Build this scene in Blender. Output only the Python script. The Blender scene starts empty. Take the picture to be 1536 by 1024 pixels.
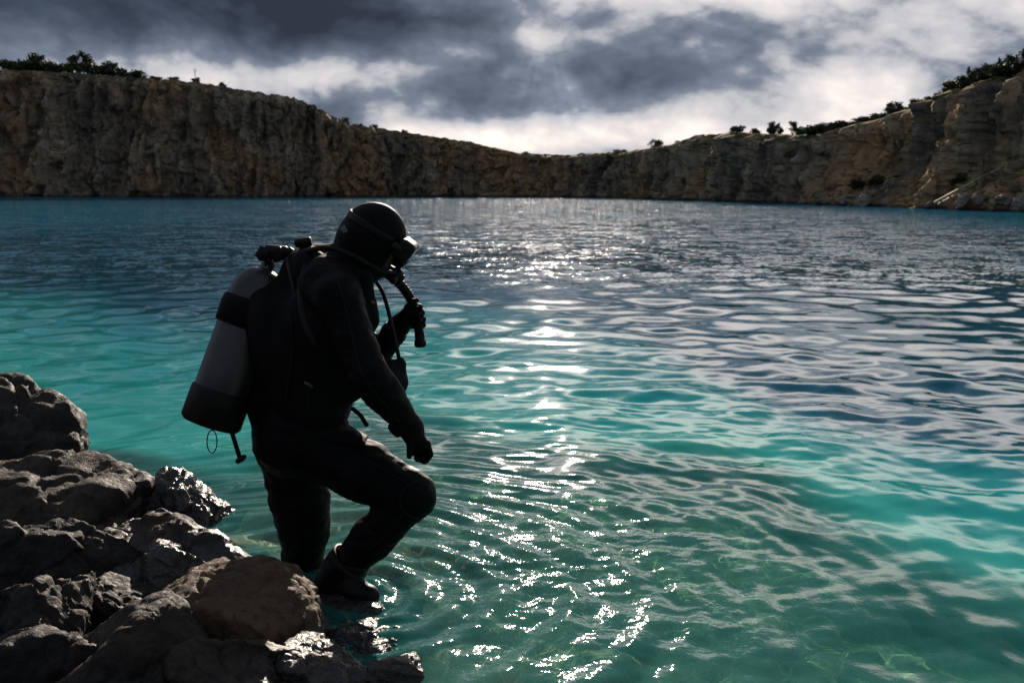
import bpy, bmesh, math, random
import numpy as np
from mathutils import Vector, Matrix

D = bpy.data
SC = bpy.context.scene
COL = SC.collection
R = math.radians

# ------------------------------------------------------------------ camera geometry
FPX = 1493.3
CAM_H = 1.45
PITCH = R(8.76)
CP, SP = math.cos(PITCH), math.sin(PITCH)

def ray(px, py):
    cx = (px - 768.0) / FPX
    cy = -(py - 512.0) / FPX
    return Vector((cx, CP + cy * SP, -SP + cy * CP))

def P(px, py, Y):
    d = ray(px, py)
    return Vector((0, 0, CAM_H)) + d * (Y / d.y)

def PZ(px, py, z=0.0):
    d = ray(px, py)
    return Vector((0, 0, CAM_H)) + d * ((z - CAM_H) / d.z)

# ------------------------------------------------------------------ numpy noise
_rng = np.random.RandomState(7)
_perm = np.concatenate([_rng.permutation(256)] * 4).astype(np.int64)
_grad = _rng.normal(size=(256, 3)); _grad /= np.linalg.norm(_grad, axis=1)[:, None]
_cell = _rng.rand(256, 4)

def _h(i, j, k):
    return _perm[(_perm[(_perm[i & 255] + j) & 255] + k) & 255]

def perlin(p):
    p = np.asarray(p, float)
    i = np.floor(p).astype(np.int64); f = p - i
    u = f * f * f * (f * (f * 6 - 15) + 10)
    out = 0
    for a in (0, 1):
        wa = u[:, 0] if a else 1 - u[:, 0]
        for b in (0, 1):
            wb = u[:, 1] if b else 1 - u[:, 1]
            for c in (0, 1):
                wc = u[:, 2] if c else 1 - u[:, 2]
                g = _grad[_h(i[:, 0] + a, i[:, 1] + b, i[:, 2] + c)]
                d = g[:, 0] * (f[:, 0] - a) + g[:, 1] * (f[:, 1] - b) + g[:, 2] * (f[:, 2] - c)
                out = out + wa * wb * wc * d
    return out * 1.5

def fbm(p, oct=4, lac=2.03, gain=0.5):
    s, a = 0, 1.0
    p = np.asarray(p, float)
    for o in range(oct):
        s = s + a * perlin(p + 17.3 * o)
        p = p * lac; a *= gain
    return s

def ridged(p, oct=4):
    s, a = 0, 1.0
    p = np.asarray(p, float)
    for o in range(oct):
        s = s + a * (1 - 2 * np.abs(perlin(p + 31.7 * o)))
        p = p * 2.1; a *= 0.5
    return s

def worley(p):
    """nearest-cell random value, and distance to it and second distance"""
    p = np.asarray(p, float)
    i = np.floor(p).astype(np.int64); f = p - i
    n = len(p)
    d1 = np.full(n, 9.0); d2 = np.full(n, 9.0); v = np.zeros(n)
    for a in (-1, 0, 1):
        for b in (-1, 0, 1):
            for c in (-1, 0, 1):
                h = _h(i[:, 0] + a, i[:, 1] + b, i[:, 2] + c)
                q = _cell[h]
                d = (a + q[:, 0] - f[:, 0]) ** 2 + (b + q[:, 1] - f[:, 1]) ** 2 + (c + q[:, 2] - f[:, 2]) ** 2
                m = d < d1
                d2 = np.where(m, d1, np.minimum(d2, d))
                v = np.where(m, q[:, 3], v)
                d1 = np.where(m, d, d1)
    return v, np.sqrt(d1), np.sqrt(d2)

def sstep(a, b, x):
    t = np.clip((x - a) / (b - a), 0, 1)
    return t * t * (3 - 2 * t)

# ------------------------------------------------------------------ mesh helpers
def mesh_from(name, verts, faces, smooth=True):
    verts = np.asarray(verts, np.float32)
    me = D.meshes.new(name)
    faces = np.asarray(faces)
    nf, k = faces.shape
    me.vertices.add(len(verts)); me.vertices.foreach_set('co', verts.ravel())
    me.loops.add(nf * k); me.loops.foreach_set('vertex_index', faces.astype(np.int32).ravel())
    me.polygons.add(nf)
    me.polygons.foreach_set('loop_start', np.arange(0, nf * k, k, dtype=np.int32))
    me.update(calc_edges=True)
    me.validate()
    if smooth:
        me.polygons.foreach_set('use_smooth', np.ones(len(me.polygons), bool))
    return me

def link(name, me, mat=None, parent=None):
    o = D.objects.new(name, me)
    COL.objects.link(o)
    if mat is not None and me is not None and len(me.materials) == 0:
        me.materials.append(mat)
    if parent is not None:
        o.parent = parent
        o.matrix_parent_inverse = parent.matrix_world.inverted() if False else Matrix.Translation(-parent.location)
    return o

def empty(name, loc):
    o = D.objects.new(name, None); COL.objects.link(o); o.location = loc
    o.empty_display_size = 0.2
    return o

def tag(o, label=None, cat=None, group=None, kind=None):
    if label: o['label'] = label
    if cat: o['category'] = cat
    if group: o['group'] = group
    if kind: o['kind'] = kind
    return o

def catmull(pts, n=8):
    pts = [Vector(p) for p in pts]
    out = []
    q = [pts[0] * 2 - pts[1]] + pts + [pts[-1] * 2 - pts[-2]]
    for i in range(1, len(q) - 2):
        a, b, c, d = q[i - 1], q[i], q[i + 1], q[i + 2]
        for k in range(n):
            t = k / n
            out.append(0.5 * ((2 * b) + (c - a) * t + (2 * a - 5 * b + 4 * c - d) * t * t + (3 * b - a - 3 * c + d) * t ** 3))
    out.append(pts[-1])
    return out

def tube(pts, rad, seg=12, flat=None):
    """rad: float or list; capped tube; returns verts, faces(quads)"""
    n = len(pts)
    if not hasattr(rad, '__len__'): rad = [rad] * n
    V, F = [], []
    t0 = (pts[1] - pts[0]).normalized()
    ref = Vector((0, 1, 0)) if abs(t0.y) < 0.9 else Vector((1, 0, 0))
    nrm = t0.cross(ref).normalized()
    for i in range(n):
        t = (pts[min(i + 1, n - 1)] - pts[max(i - 1, 0)]).normalized()
        nrm = (nrm - t * nrm.dot(t)).normalized()
        bi = t.cross(nrm)
        for k in range(seg):
            a = 2 * math.pi * k / seg
            ca, sa = math.cos(a), math.sin(a)
            if flat: sa *= flat
            V.append(pts[i] + (nrm * ca + bi * sa) * rad[i])
    for i in range(n - 1):
        for k in range(seg):
            F.append((i * seg + k, i * seg + (k + 1) % seg, (i + 1) * seg + (k + 1) % seg, (i + 1) * seg + k))
    a = len(V); V.append(pts[0]); V.append(pts[-1])
    for k in range(0, seg, 2):
        F.append((a, (k + 2) % seg, (k + 1) % seg, k))
        b = (n - 1) * seg
        F.append((a + 1, b + k, b + (k + 1) % seg, b + (k + 2) % seg))
    return V, F

class MB:
    def __init__(s): s.v = []; s.f = []
    def add(s, vf):
        v, f = vf; o = len(s.v)
        s.v += [tuple(p) for p in v]; s.f += [tuple(i + o for i in q) for q in f]
        return s
    def build(s, name, mat, parent=None, smooth=True):
        return link(name, mesh_from(name, s.v, s.f, smooth), mat, parent)

def lathe(base, axis, prof, seg=40):
    """prof: list of (h, r) along axis from base"""
    axis = Vector(axis).normalized()
    ref = Vector((0, 1, 0)) if abs(axis.y) < 0.9 else Vector((1, 0, 0))
    n = axis.cross(ref).normalized(); b = axis.cross(n)
    V, F = [], []
    for h, r in prof:
        for k in range(seg):
            a = 2 * math.pi * k / seg
            V.append(Vector(base) + axis * h + (n * math.cos(a) + b * math.sin(a)) * max(r, 1e-4))
    for i in range(len(prof) - 1):
        for k in range(seg):
            F.append((i * seg + k, i * seg + (k + 1) % seg, (i + 1) * seg + (k + 1) % seg, (i + 1) * seg + k))
    return V, F

# ------------------------------------------------------------------ SDF toolkit
class Field:
    def __init__(s, lo, hi, vox):
        s.lo = np.array(lo, float); s.vox = vox
        s.n = np.ceil((np.array(hi) - s.lo) / vox).astype(int) + 1
        s.g = np.full(s.n, 0.5, np.float32)
    def sub(s, lo, hi):
        a = np.clip(np.floor((np.array(lo) - s.lo) / s.vox).astype(int), 0, s.n)
        b = np.clip(np.ceil((np.array(hi) - s.lo) / s.vox).astype(int) + 1, 0, s.n)
        sl = tuple(slice(a[i], b[i]) for i in range(3))
        ax = [s.lo[i] + s.vox * np.arange(a[i], b[i]) for i in range(3)]
        X, Y, Z = np.meshgrid(*ax, indexing='ij')
        return sl, X, Y, Z
    def smin(s, sl, d, k):
        g = s.g[sl]
        if k <= 0:
            s.g[sl] = np.minimum(g, d); return
        h = np.clip(0.5 + 0.5 * (d - g) / k, 0, 1)
        s.g[sl] = d * (1 - h) + g * h - k * h * (1 - h)
    def cone(s, a, b, r1, r2, k=0.03, sub=False):
        a = np.array(a, float); b = np.array(b, float)
        r = max(r1, r2) + 0.06 + k
        sl, X, Y, Z = s.sub(np.minimum(a, b) - r, np.maximum(a, b) + r)
        ba = b - a; L = max(ba @ ba, 1e-9)
        t = np.clip(((X - a[0]) * ba[0] + (Y - a[1]) * ba[1] + (Z - a[2]) * ba[2]) / L, 0, 1)
        d = np.sqrt((X - a[0] - t * ba[0]) ** 2 + (Y - a[1] - t * ba[1]) ** 2 + (Z - a[2] - t * ba[2]) ** 2) - (r1 + (r2 - r1) * t)
        s._put(sl, d, k, sub)
    def ell(s, c, ax, rad, k=0.03, sub=False):
        c = np.array(c, float); rad = np.array(rad, float)
        A = np.array([np.array(v, float) for v in ax])
        r = rad.max() + 0.06 + k
        sl, X, Y, Z = s.sub(c - r, c + r)
        q = [((X - c[0]) * A[i, 0] + (Y - c[1]) * A[i, 1] + (Z - c[2]) * A[i, 2]) for i in range(3)]
        k0 = np.sqrt(sum((q[i] / rad[i]) ** 2 for i in range(3)))
        k1 = np.sqrt(sum((q[i] / rad[i] ** 2) ** 2 for i in range(3))) + 1e-9
        s._put(sl, k0 * (k0 - 1) / k1, k, sub)
    def box(s, c, ax, half, rnd=0.01, k=0.0, sub=False):
        c = np.array(c, float); half = np.array(half, float)
        A = np.array([np.array(v, float) for v in ax])
        r = np.linalg.norm(half) + 0.06 + k
        sl, X, Y, Z = s.sub(c - r, c + r)
        q = [np.abs((X - c[0]) * A[i, 0] + (Y - c[1]) * A[i, 1] + (Z - c[2]) * A[i, 2]) - half[i] + rnd for i in range(3)]
        d = np.sqrt(sum(np.maximum(v, 0) ** 2 for v in q)) + np.minimum(np.maximum(np.maximum(q[0], q[1]), q[2]), 0) - rnd
        s._put(sl, d, k, sub)
    def _put(s, sl, d, k, sub):
        if sub:
            s.g[sl] = np.maximum(s.g[sl], -d.astype(np.float32))
        else:
            s.smin(sl, d.astype(np.float32), k)
    def halfspace(s, p, n):
        """keep only the side where (x-p).n < 0"""
        n = np.array(n, float); n /= np.linalg.norm(n)
        ax = [s.lo[i] + s.vox * np.arange(s.n[i]) for i in range(3)]
        d = ((ax[0] - p[0]) * n[0])[:, None, None] + ((ax[1] - p[1]) * n[1])[None, :, None] + ((ax[2] - p[2]) * n[2])[None, None, :]
        s.g = np.maximum(s.g, d.astype(np.float32))
    def noise(s, scale, amp, oct=2):
        m = np.abs(s.g) < 0.03
        idx = np.argwhere(m)
        p = s.lo + idx * s.vox
        s.g[m] += (amp * fbm(p * np.array(scale), oct)).astype(np.float32)
    def mesh(s, name):
        g = s.g; ins = g < 0
        nx, ny, nz = s.n
        cnt = np.zeros((nx - 1, ny - 1, nz - 1), np.int8)
        for a in (0, 1):
            for b in (0, 1):
                for c in (0, 1):
                    cnt += ins[a:nx - 1 + a, b:ny - 1 + b, c:nz - 1 + c]
        act = (cnt > 0) & (cnt < 8)
        cells = np.argwhere(act)
        idx = np.full(act.shape, -1, np.int64); idx[act] = np.arange(len(cells))
        S = np.zeros((len(cells), 3)); C = np.zeros(len(cells))
        cor = [(a, b, c) for a in (0, 1) for b in (0, 1) for c in (0, 1)]
        val = {c: g[cells[:, 0] + c[0], cells[:, 1] + c[1], cells[:, 2] + c[2]].astype(float) for c in cor}
        for c in cor:
            for ax in range(3):
                if c[ax] == 0:
                    e = list(c); e[ax] = 1; e = tuple(e)
                    v0, v1 = val[c], val[e]
                    m = (v0 < 0) != (v1 < 0)
                    t = np.where(m, v0 / np.where(m, v0 - v1, 1), 0)
                    p = np.array(c, float)[None, :].repeat(len(cells), 0)
                    p[:, ax] += t
                    S[m] += p[m]; C[m] += 1
        V = s.lo + (cells + S / C[:, None]) * s.vox
        F = []
        for ax in range(3):
            sh = [nx, ny, nz]
            sl0 = [slice(None)] * 3; sl1 = [slice(None)] * 3
            sl0[ax] = slice(0, sh[ax] - 1); sl1[ax] = slice(1, sh[ax])
            A = ins[tuple(sl0)]; B = ins[tuple(sl1)]
            cr = np.argwhere(A != B)
            o1, o2 = (ax + 1) % 3, (ax + 2) % 3
            ok = (cr[:, o1] > 0) & (cr[:, o2] > 0) & (cr[:, o1] < sh[o1] - 1) & (cr[:, o2] < sh[o2] - 1)
            cr = cr[ok]
            flip = ~A[cr[:, 0], cr[:, 1], cr[:, 2]]
            def cell(d1, d2):
                q = cr.copy(); q[:, o1] -= d1; q[:, o2] -= d2
                return idx[q[:, 0], q[:, 1], q[:, 2]]
            q = np.stack([cell(1, 1), cell(0, 1), cell(0, 0), cell(1, 0)], 1)
            q[flip] = q[flip][:, ::-1]
            F.append(q)
        F = np.concatenate(F)
        F = F[(F >= 0).all(1)]
        return mesh_from(name, V, F)

# ------------------------------------------------------------------ node helpers
class E:
    """a float socket with arithmetic"""
    nt = None
    def __init__(s, sock): s.s = sock
    @staticmethod
    def m(op, *a, clamp=False):
        n = E.nt.nodes.new('ShaderNodeMath'); n.operation = op; n.use_clamp = clamp
        for i, v in enumerate(a):
            if isinstance(v, E): E.nt.links.new(v.s, n.inputs[i])
            else: n.inputs[i].default_value = v
        return E(n.outputs[0])
    def __add__(a, b): return E.m('ADD', a, b)
    __radd__ = __add__
    def __sub__(a, b): return E.m('SUBTRACT', a, b)
    def __rsub__(a, b): return E.m('SUBTRACT', b, a)
    def __mul__(a, b): return E.m('MULTIPLY', a, b)
    __rmul__ = __mul__
    def __truediv__(a, b): return E.m('DIVIDE', a, b)
    def __neg__(a): return E.m('MULTIPLY', a, -1.0)

def gauss(*terms):
    s = None
    for x, c, r in terms:
        t = (x - c) * (1.0 / r); t = t * t
        s = t if s is None else s + t
    return E.m('EXPONENT', -s)

def mrange(x, a, b, c=0.0, d=1.0, smooth=True):
    n = E.nt.nodes.new('ShaderNodeMapRange')
    n.interpolation_type = 'SMOOTHSTEP' if smooth else 'LINEAR'
    E.nt.links.new(x.s, n.inputs[0])
    for i, v in zip((1, 2, 3, 4), (a, b, c, d)): n.inputs[i].default_value = v
    return E(n.outputs[0])

def noise_n(vec, scale, detail=4, rough=0.5, dist=0.0, lac=2.0):
    n = E.nt.nodes.new('ShaderNodeTexNoise')
    if vec is not None: E.nt.links.new(vec, n.inputs['Vector'])
    n.inputs['Scale'].default_value = scale; n.inputs['Detail'].default_value = detail
    n.inputs['Roughness'].default_value = rough; n.inputs['Distortion'].default_value = dist
    n.inputs['Lacunarity'].default_value = lac
    return E(n.outputs[0])

def voro_n(vec, scale, feat='F1', out=0):
    n = E.nt.nodes.new('ShaderNodeTexVoronoi'); n.feature = feat
    E.nt.links.new(vec, n.inputs['Vector']); n.inputs['Scale'].default_value = scale
    return E(n.outputs[out])

def scaled(vec, sc):
    n = E.nt.nodes.new('ShaderNodeVectorMath'); n.operation = 'MULTIPLY'
    E.nt.links.new(vec, n.inputs[0]); n.inputs[1].default_value = sc
    return n.outputs[0]

def combine(x, y, z):
    n = E.nt.nodes.new('ShaderNodeCombineXYZ')
    for i, v in enumerate((x, y, z)):
        if isinstance(v, E): E.nt.links.new(v.s, n.inputs[i])
        else: n.inputs[i].default_value = v
    return n.outputs[0]

def sep(vec):
    n = E.nt.nodes.new('ShaderNodeSeparateXYZ'); E.nt.links.new(vec, n.inputs[0])
    return E(n.outputs[0]), E(n.outputs[1]), E(n.outputs[2])

def ramp(fac, stops, interp='LINEAR'):
    n = E.nt.nodes.new('ShaderNodeValToRGB'); cr = n.color_ramp; cr.interpolation = interp
    while len(cr.elements) < len(stops): cr.elements.new(0.5)
    for e, (p, c) in zip(cr.elements, stops):
        e.position = p; e.color = (*c, 1)
    E.nt.links.new(fac.s, n.inputs[0])
    return n.outputs[0]

def mixc(fac, a, b, mode='MIX'):
    n = E.nt.nodes.new('ShaderNodeMix'); n.data_type = 'RGBA'; n.blend_type = mode
    if isinstance(fac, E): E.nt.links.new(fac.s, n.inputs[0])
    else: n.inputs[0].default_value = fac
    for i, v in ((6, a), (7, b)):
        if isinstance(v, tuple): n.inputs[i].default_value = (*v, 1)
        else: E.nt.links.new(v, n.inputs[i])
    return n.outputs[2]

def bump(h, dist, strength=1.0, normal=None):
    n = E.nt.nodes.new('ShaderNodeBump'); E.nt.links.new(h.s, n.inputs['Height'])
    n.inputs['Distance'].default_value = dist; n.inputs['Strength'].default_value = strength
    if normal is not None: E.nt.links.new(normal, n.inputs['Normal'])
    return n.outputs[0]

def new_mat(name):
    m = D.materials.new(name); m.use_nodes = True
    nt = m.node_tree; E.nt = nt
    b = nt.nodes['Principled BSDF']
    return m, nt, b

def setin(nt, b, key, v):
    if isinstance(v, E): nt.links.new(v.s, b.inputs[key])
    elif isinstance(v, bpy.types.NodeSocket): nt.links.new(v, b.inputs[key])
    elif isinstance(v, tuple) and len(v) == 3: b.inputs[key].default_value = (*v, 1)
    else: b.inputs[key].default_value = v

def simple(name, col, rough=0.6, metal=0.0, nscale=60, bamt=0.0008, var=0.35, spec=0.5):
    m, nt, b = new_mat(name)
    tc = nt.nodes.new('ShaderNodeNewGeometry').outputs['Position']
    n1 = noise_n(tc, nscale, 5, 0.6); n2 = noise_n(tc, nscale * 0.12, 3, 0.5)
    c0 = tuple(c * (1 - var) for c in col); c1 = tuple(min(1, c * (1 + var)) for c in col)
    setin(nt, b, 'Base Color', mixc(mrange(n2, 0.3, 0.7), c0, c1))
    setin(nt, b, 'Roughness', mrange(n2, 0.25, 0.75, max(0.05, rough - 0.1), min(1, rough + 0.1)))
    setin(nt, b, 'Metallic', metal)
    setin(nt, b, 'Specular IOR Level', spec)
    setin(nt, b, 'Normal', bump(n1, bamt))
    return m

def pos_socket(nt): return nt.nodes.new('ShaderNodeNewGeometry').outputs['Position']

# ------------------------------------------------------------------ render settings, camera, sun
SC.view_settings.view_transform = 'Standard'
SC.view_settings.look = 'None'
SC.view_settings.gamma = 1
SC.view_settings.exposure = 0.85
SC.cycles.use_denoising = True
SC.cycles.max_bounces = 8
SC.cycles.transparent_max_bounces = 12
SC.cycles.sample_clamp_direct = 40.0
SC.cycles.sample_clamp_indirect = 4.0
SC.cycles.caustics_reflective = False

cam = D.cameras.new('camera'); co = D.objects.new('camera', cam); COL.objects.link(co)
co.location = (0, 0, CAM_H); co.rotation_euler = (math.pi / 2 - PITCH, 0, 0)
cam.lens = 35; cam.sensor_width = 36; cam.clip_start = 0.05; cam.clip_end = 3000
cam.dof.use_dof = True; cam.dof.focus_distance = 3.7; cam.dof.aperture_fstop = 6.3
cam.dof.aperture_blades = 0
SC.camera = co

SUN_AZ, SUN_EL = R(1.6), R(18.0)
sl = D.lights.new('sun', 'SUN'); so = D.objects.new('sun', sl); COL.objects.link(so)
sl.energy = 4.2; sl.angle = R(0.55); sl.color = (1.0, 0.86, 0.72)
sdir = Vector((math.sin(SUN_AZ) * math.cos(SUN_EL), math.cos(SUN_AZ) * math.cos(SUN_EL), math.sin(SUN_EL)))
so.rotation_euler = sdir.to_track_quat('Z', 'Y').to_euler()
so.location = (0, 30, 40)

# ------------------------------------------------------------------ sky
def build_sky():
    w = D.worlds.new('World'); SC.world = w; w.use_nodes = True
    nt = w.node_tree; E.nt = nt
    bg = nt.nodes['Background']
    d = nt.nodes.new('ShaderNodeTexCoord').outputs['Generated']
    x, y, z = sep(d)
    deg = 180 / math.pi
    az = E.m('ARCTAN2', x, y) * deg
    el = E.m('ARCSINE', z) * deg
    zc = E.m('MAXIMUM', z, 0.0) + 0.34
    pv = combine(x / zc, y / zc, z * 1.5)
    sv = combine(x, y, z * 2.3)
    n1 = noise_n(sv, 4.6, 10, 0.56, 0.25)
    n2 = noise_n(pv, 0.8, 3, 0.5, 0.0)
    n3 = noise_n(combine(x / zc, y / zc, 7.7), 0.9, 3, 0.5, 0.0)
    n4 = noise_n(combine(x, y, z * 1.6), 13.0, 9, 0.58, 0.15)
    cv = combine(x + (n2 - 0.5) * 0.22, y, z * 1.8 + (n3 - 0.5) * 0.16)
    def bl(sc): return E.m('ABSOLUTE', noise_n(cv, sc, 2, 0.5, 0.0) - 0.5)
    bil = bl(6.0) * 1.5 + bl(14.0) * 0.9 + bl(34.0) * 0.5 - 0.26
    a2 = az + (n2 - 0.5) * 16.0
    e2 = el + (n3 - 0.5) * 5.0
    def px(X): return math.degrees(math.atan((X - 768) / FPX))
    def py(Yv): return (282 - Yv) / FPX * 57.3
    def wpx(w): return w / FPX * 57.3
    B = (n1 - 0.5) * 0.62 + (n4 - 0.5) * 0.42 + bil * 0.50 + 0.475
    blobs = [  # px, py, wx, wy, amplitude
        (250, 25, 520, 65, -0.26), (600, 50, 260, 40, -0.24), (20, -60, 500, 140, -0.12),
        (430, 118, 220, 32, 0.26), (250, 95, 90, 25, 0.12),
        (900, 130, 280, 44, -0.13), (560, 150, 160, 30, -0.06), (1010, 150, 200, 40, -0.07),
        (830, 76, 85, 16, 0.20), (720, 94, 60, 10, 0.16),
        (1000, 12, 120, 28, 0.20), (1250, 80, 300, 60, 0.09), (1450, 30, 160, 60, 0.10),
        (1330, 40, 50, 25, -0.25), (1060, 75, 130, 30, -0.14),
        (900, 205, 420, 26, 0.27), (1250, 165, 200, 28, 0.18), (620, 195, 110, 20, 0.25), (950, 228, 500, 18, 0.10),
    ]
    for X, Yv, wx, wy, A in blobs:
        B = B + gauss((a2, px(X), wpx(wx)), (e2, py(Yv), wpx(wy))) * A
    # above the frame: bright broken cloud round the hidden sun, right of the dark bank
    B = B + gauss((a2, 6.0, 20.0), (e2, 14.0, 4.0)) * 0.34
    B = B + gauss((a2, 36.0, 26.0), (e2, 14.0, 4.5)) * 0.40
    B = B - gauss((az, 10.0, 55.0), (e2, 33.0, 11.0)) * 0.24
    back = mrange(y, 0.25, -0.35)
    B = B - back * 0.08
    col = ramp(B, [(0.0, (0.020, 0.028, 0.043)), (0.18, (0.046, 0.062, 0.092)), (0.34, (0.094, 0.116, 0.158)), (0.455, (0.155, 0.182, 0.236)),
                   (0.515, (0.30, 0.315, 0.355)), (0.56, (0.42, 0.42, 0.45)), (0.70, (0.58, 0.55, 0.555)), (0.85, (0.80, 0.73, 0.70)), (1.0, (0.92, 0.83, 0.78))])
    glow = gauss((az, math.degrees(SUN_AZ), 9.0), (el, math.degrees(SUN_EL) + 3.5, 4.6))
    hi = mrange(B, 0.35, 0.95)
    band = gauss((a2, 22.0, 34.0), (e2, 14.5, 3.6)) * hi
    gain = 1.0 + glow * hi * 4.0 + glow * 0.3 + band * 0.6
    # faint shafts fanning down from the gap before the sun
    sx = az - px(815); sy = el - py(40)
    ang = E.m('ARCTAN2', sx, -sy)
    sh = noise_n(combine(ang * 2.0, 0.0, 0.0), 2.0, 2, 0.5)
    below = gauss((ang, 0.1, 0.75)) * gauss((el, py(130), wpx(75)))
    gain = gain + below * mrange(sh, 0.3, 0.75) * mrange(el, py(70), py(110)) * 0.45
    mul = nt.nodes.new('ShaderNodeVectorMath'); mul.operation = 'SCALE'
    nt.links.new(col, mul.inputs[0]); nt.links.new(gain.s, mul.inputs['Scale'])
    sky = nt.nodes.new('ShaderNodeTexSky'); sky.sky_type = 'NISHITA'; sky.sun_disc = False
    sky.sun_elevation = SUN_EL; sky.sun_rotation = SUN_AZ
    sk = nt.nodes.new('ShaderNodeVectorMath'); sk.operation = 'SCALE'
    nt.links.new(sky.outputs[0], sk.inputs[0])
    # clear sky shows thinly through the cloud cover
    nt.links.new((0.0002 + mrange(B, 0.5, 0.85) * 0.0020).s, sk.inputs['Scale'])
    ad = nt.nodes.new('ShaderNodeVectorMath'); ad.operation = 'ADD'
    nt.links.new(mul.outputs[0], ad.inputs[0]); nt.links.new(sk.outputs[0], ad.inputs[1])
    nt.links.new(ad.outputs[0], bg.inputs['Color'])
    bg.inputs['Strength'].default_value = 0.72
build_sky()

# ------------------------------------------------------------------ shore geometry
SHN = np.array([0.81, 0.586])
def shore_s(x, y):
    """metres from the waterline into the lake (negative on land)"""
    return (x + 1.0) * SHN[0] + (y - 3.7) * SHN[1] + 1.5 * sstep(4.7, 6.5, y) * sstep(-1.3, -3.2, x) + 0.25 * np.clip(y - 6.5, 0, 30) * sstep(-1.3, -3.2, x)

def bed_z(x, y):
    s = shore_s(x, y)
    p = np.stack([x, y, np.zeros_like(x)], -1).reshape(-1, 3)
    n = fbm(p * np.array([0.35, 0.35, 1]) + 5.0, 3).reshape(x.shape)
    s2 = s + 0.9 * n * sstep(0.2, 3.0, s)
    dep = np.where(s2 > 0, 0.10 + 0.15 * s2 + 0.26 * np.clip(s2 - 1.3, 0, None) ** 1.5, 0.06 + 0.10 * s2)
    dep = np.where(s2 > 0, 0.10 + (dep - 0.10) * (1 + 0.55 * sstep(4.0, 7.0, y) + 1.7 * sstep(1.1, 2.3, x) * sstep(3.0, 4.3, y)), dep)
    dep = dep + np.where(s2 > 0, 1.0, 0) * 0.95 * sstep(0.0, 0.5, s2) * sstep(-0.9, -2.0, x)
    dep = np.minimum(dep, 9 + 0.02 * s2)
    return -np.clip(dep, -1.1, 20)

def graded(lo, hi, step, L, H, grow):
    a = list(np.arange(lo, hi + 1e-6, step))
    s = step; x = a[-1]
    while x < H:
        s *= grow; x += s; a.append(x)
    s = step; x = a[0]; b = []
    while x > L:
        s *= grow; x -= s; b.append(x)
    return np.array(b[::-1] + a)

def grid_faces(nx, ny):
    i = np.arange(nx - 1)[:, None] * ny + np.arange(ny - 1)[None, :]
    return np.stack([i, i + ny, i + ny + 1, i + 1], -1).reshape(-1, 4)

def spacing(a):
    g = np.gradient(a)
    return g

LEG = PZ(452, 858, 0.0)      # standing leg meets the water
FOOT = PZ(520, 893, 0.0)     # boot at the waterline

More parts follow.
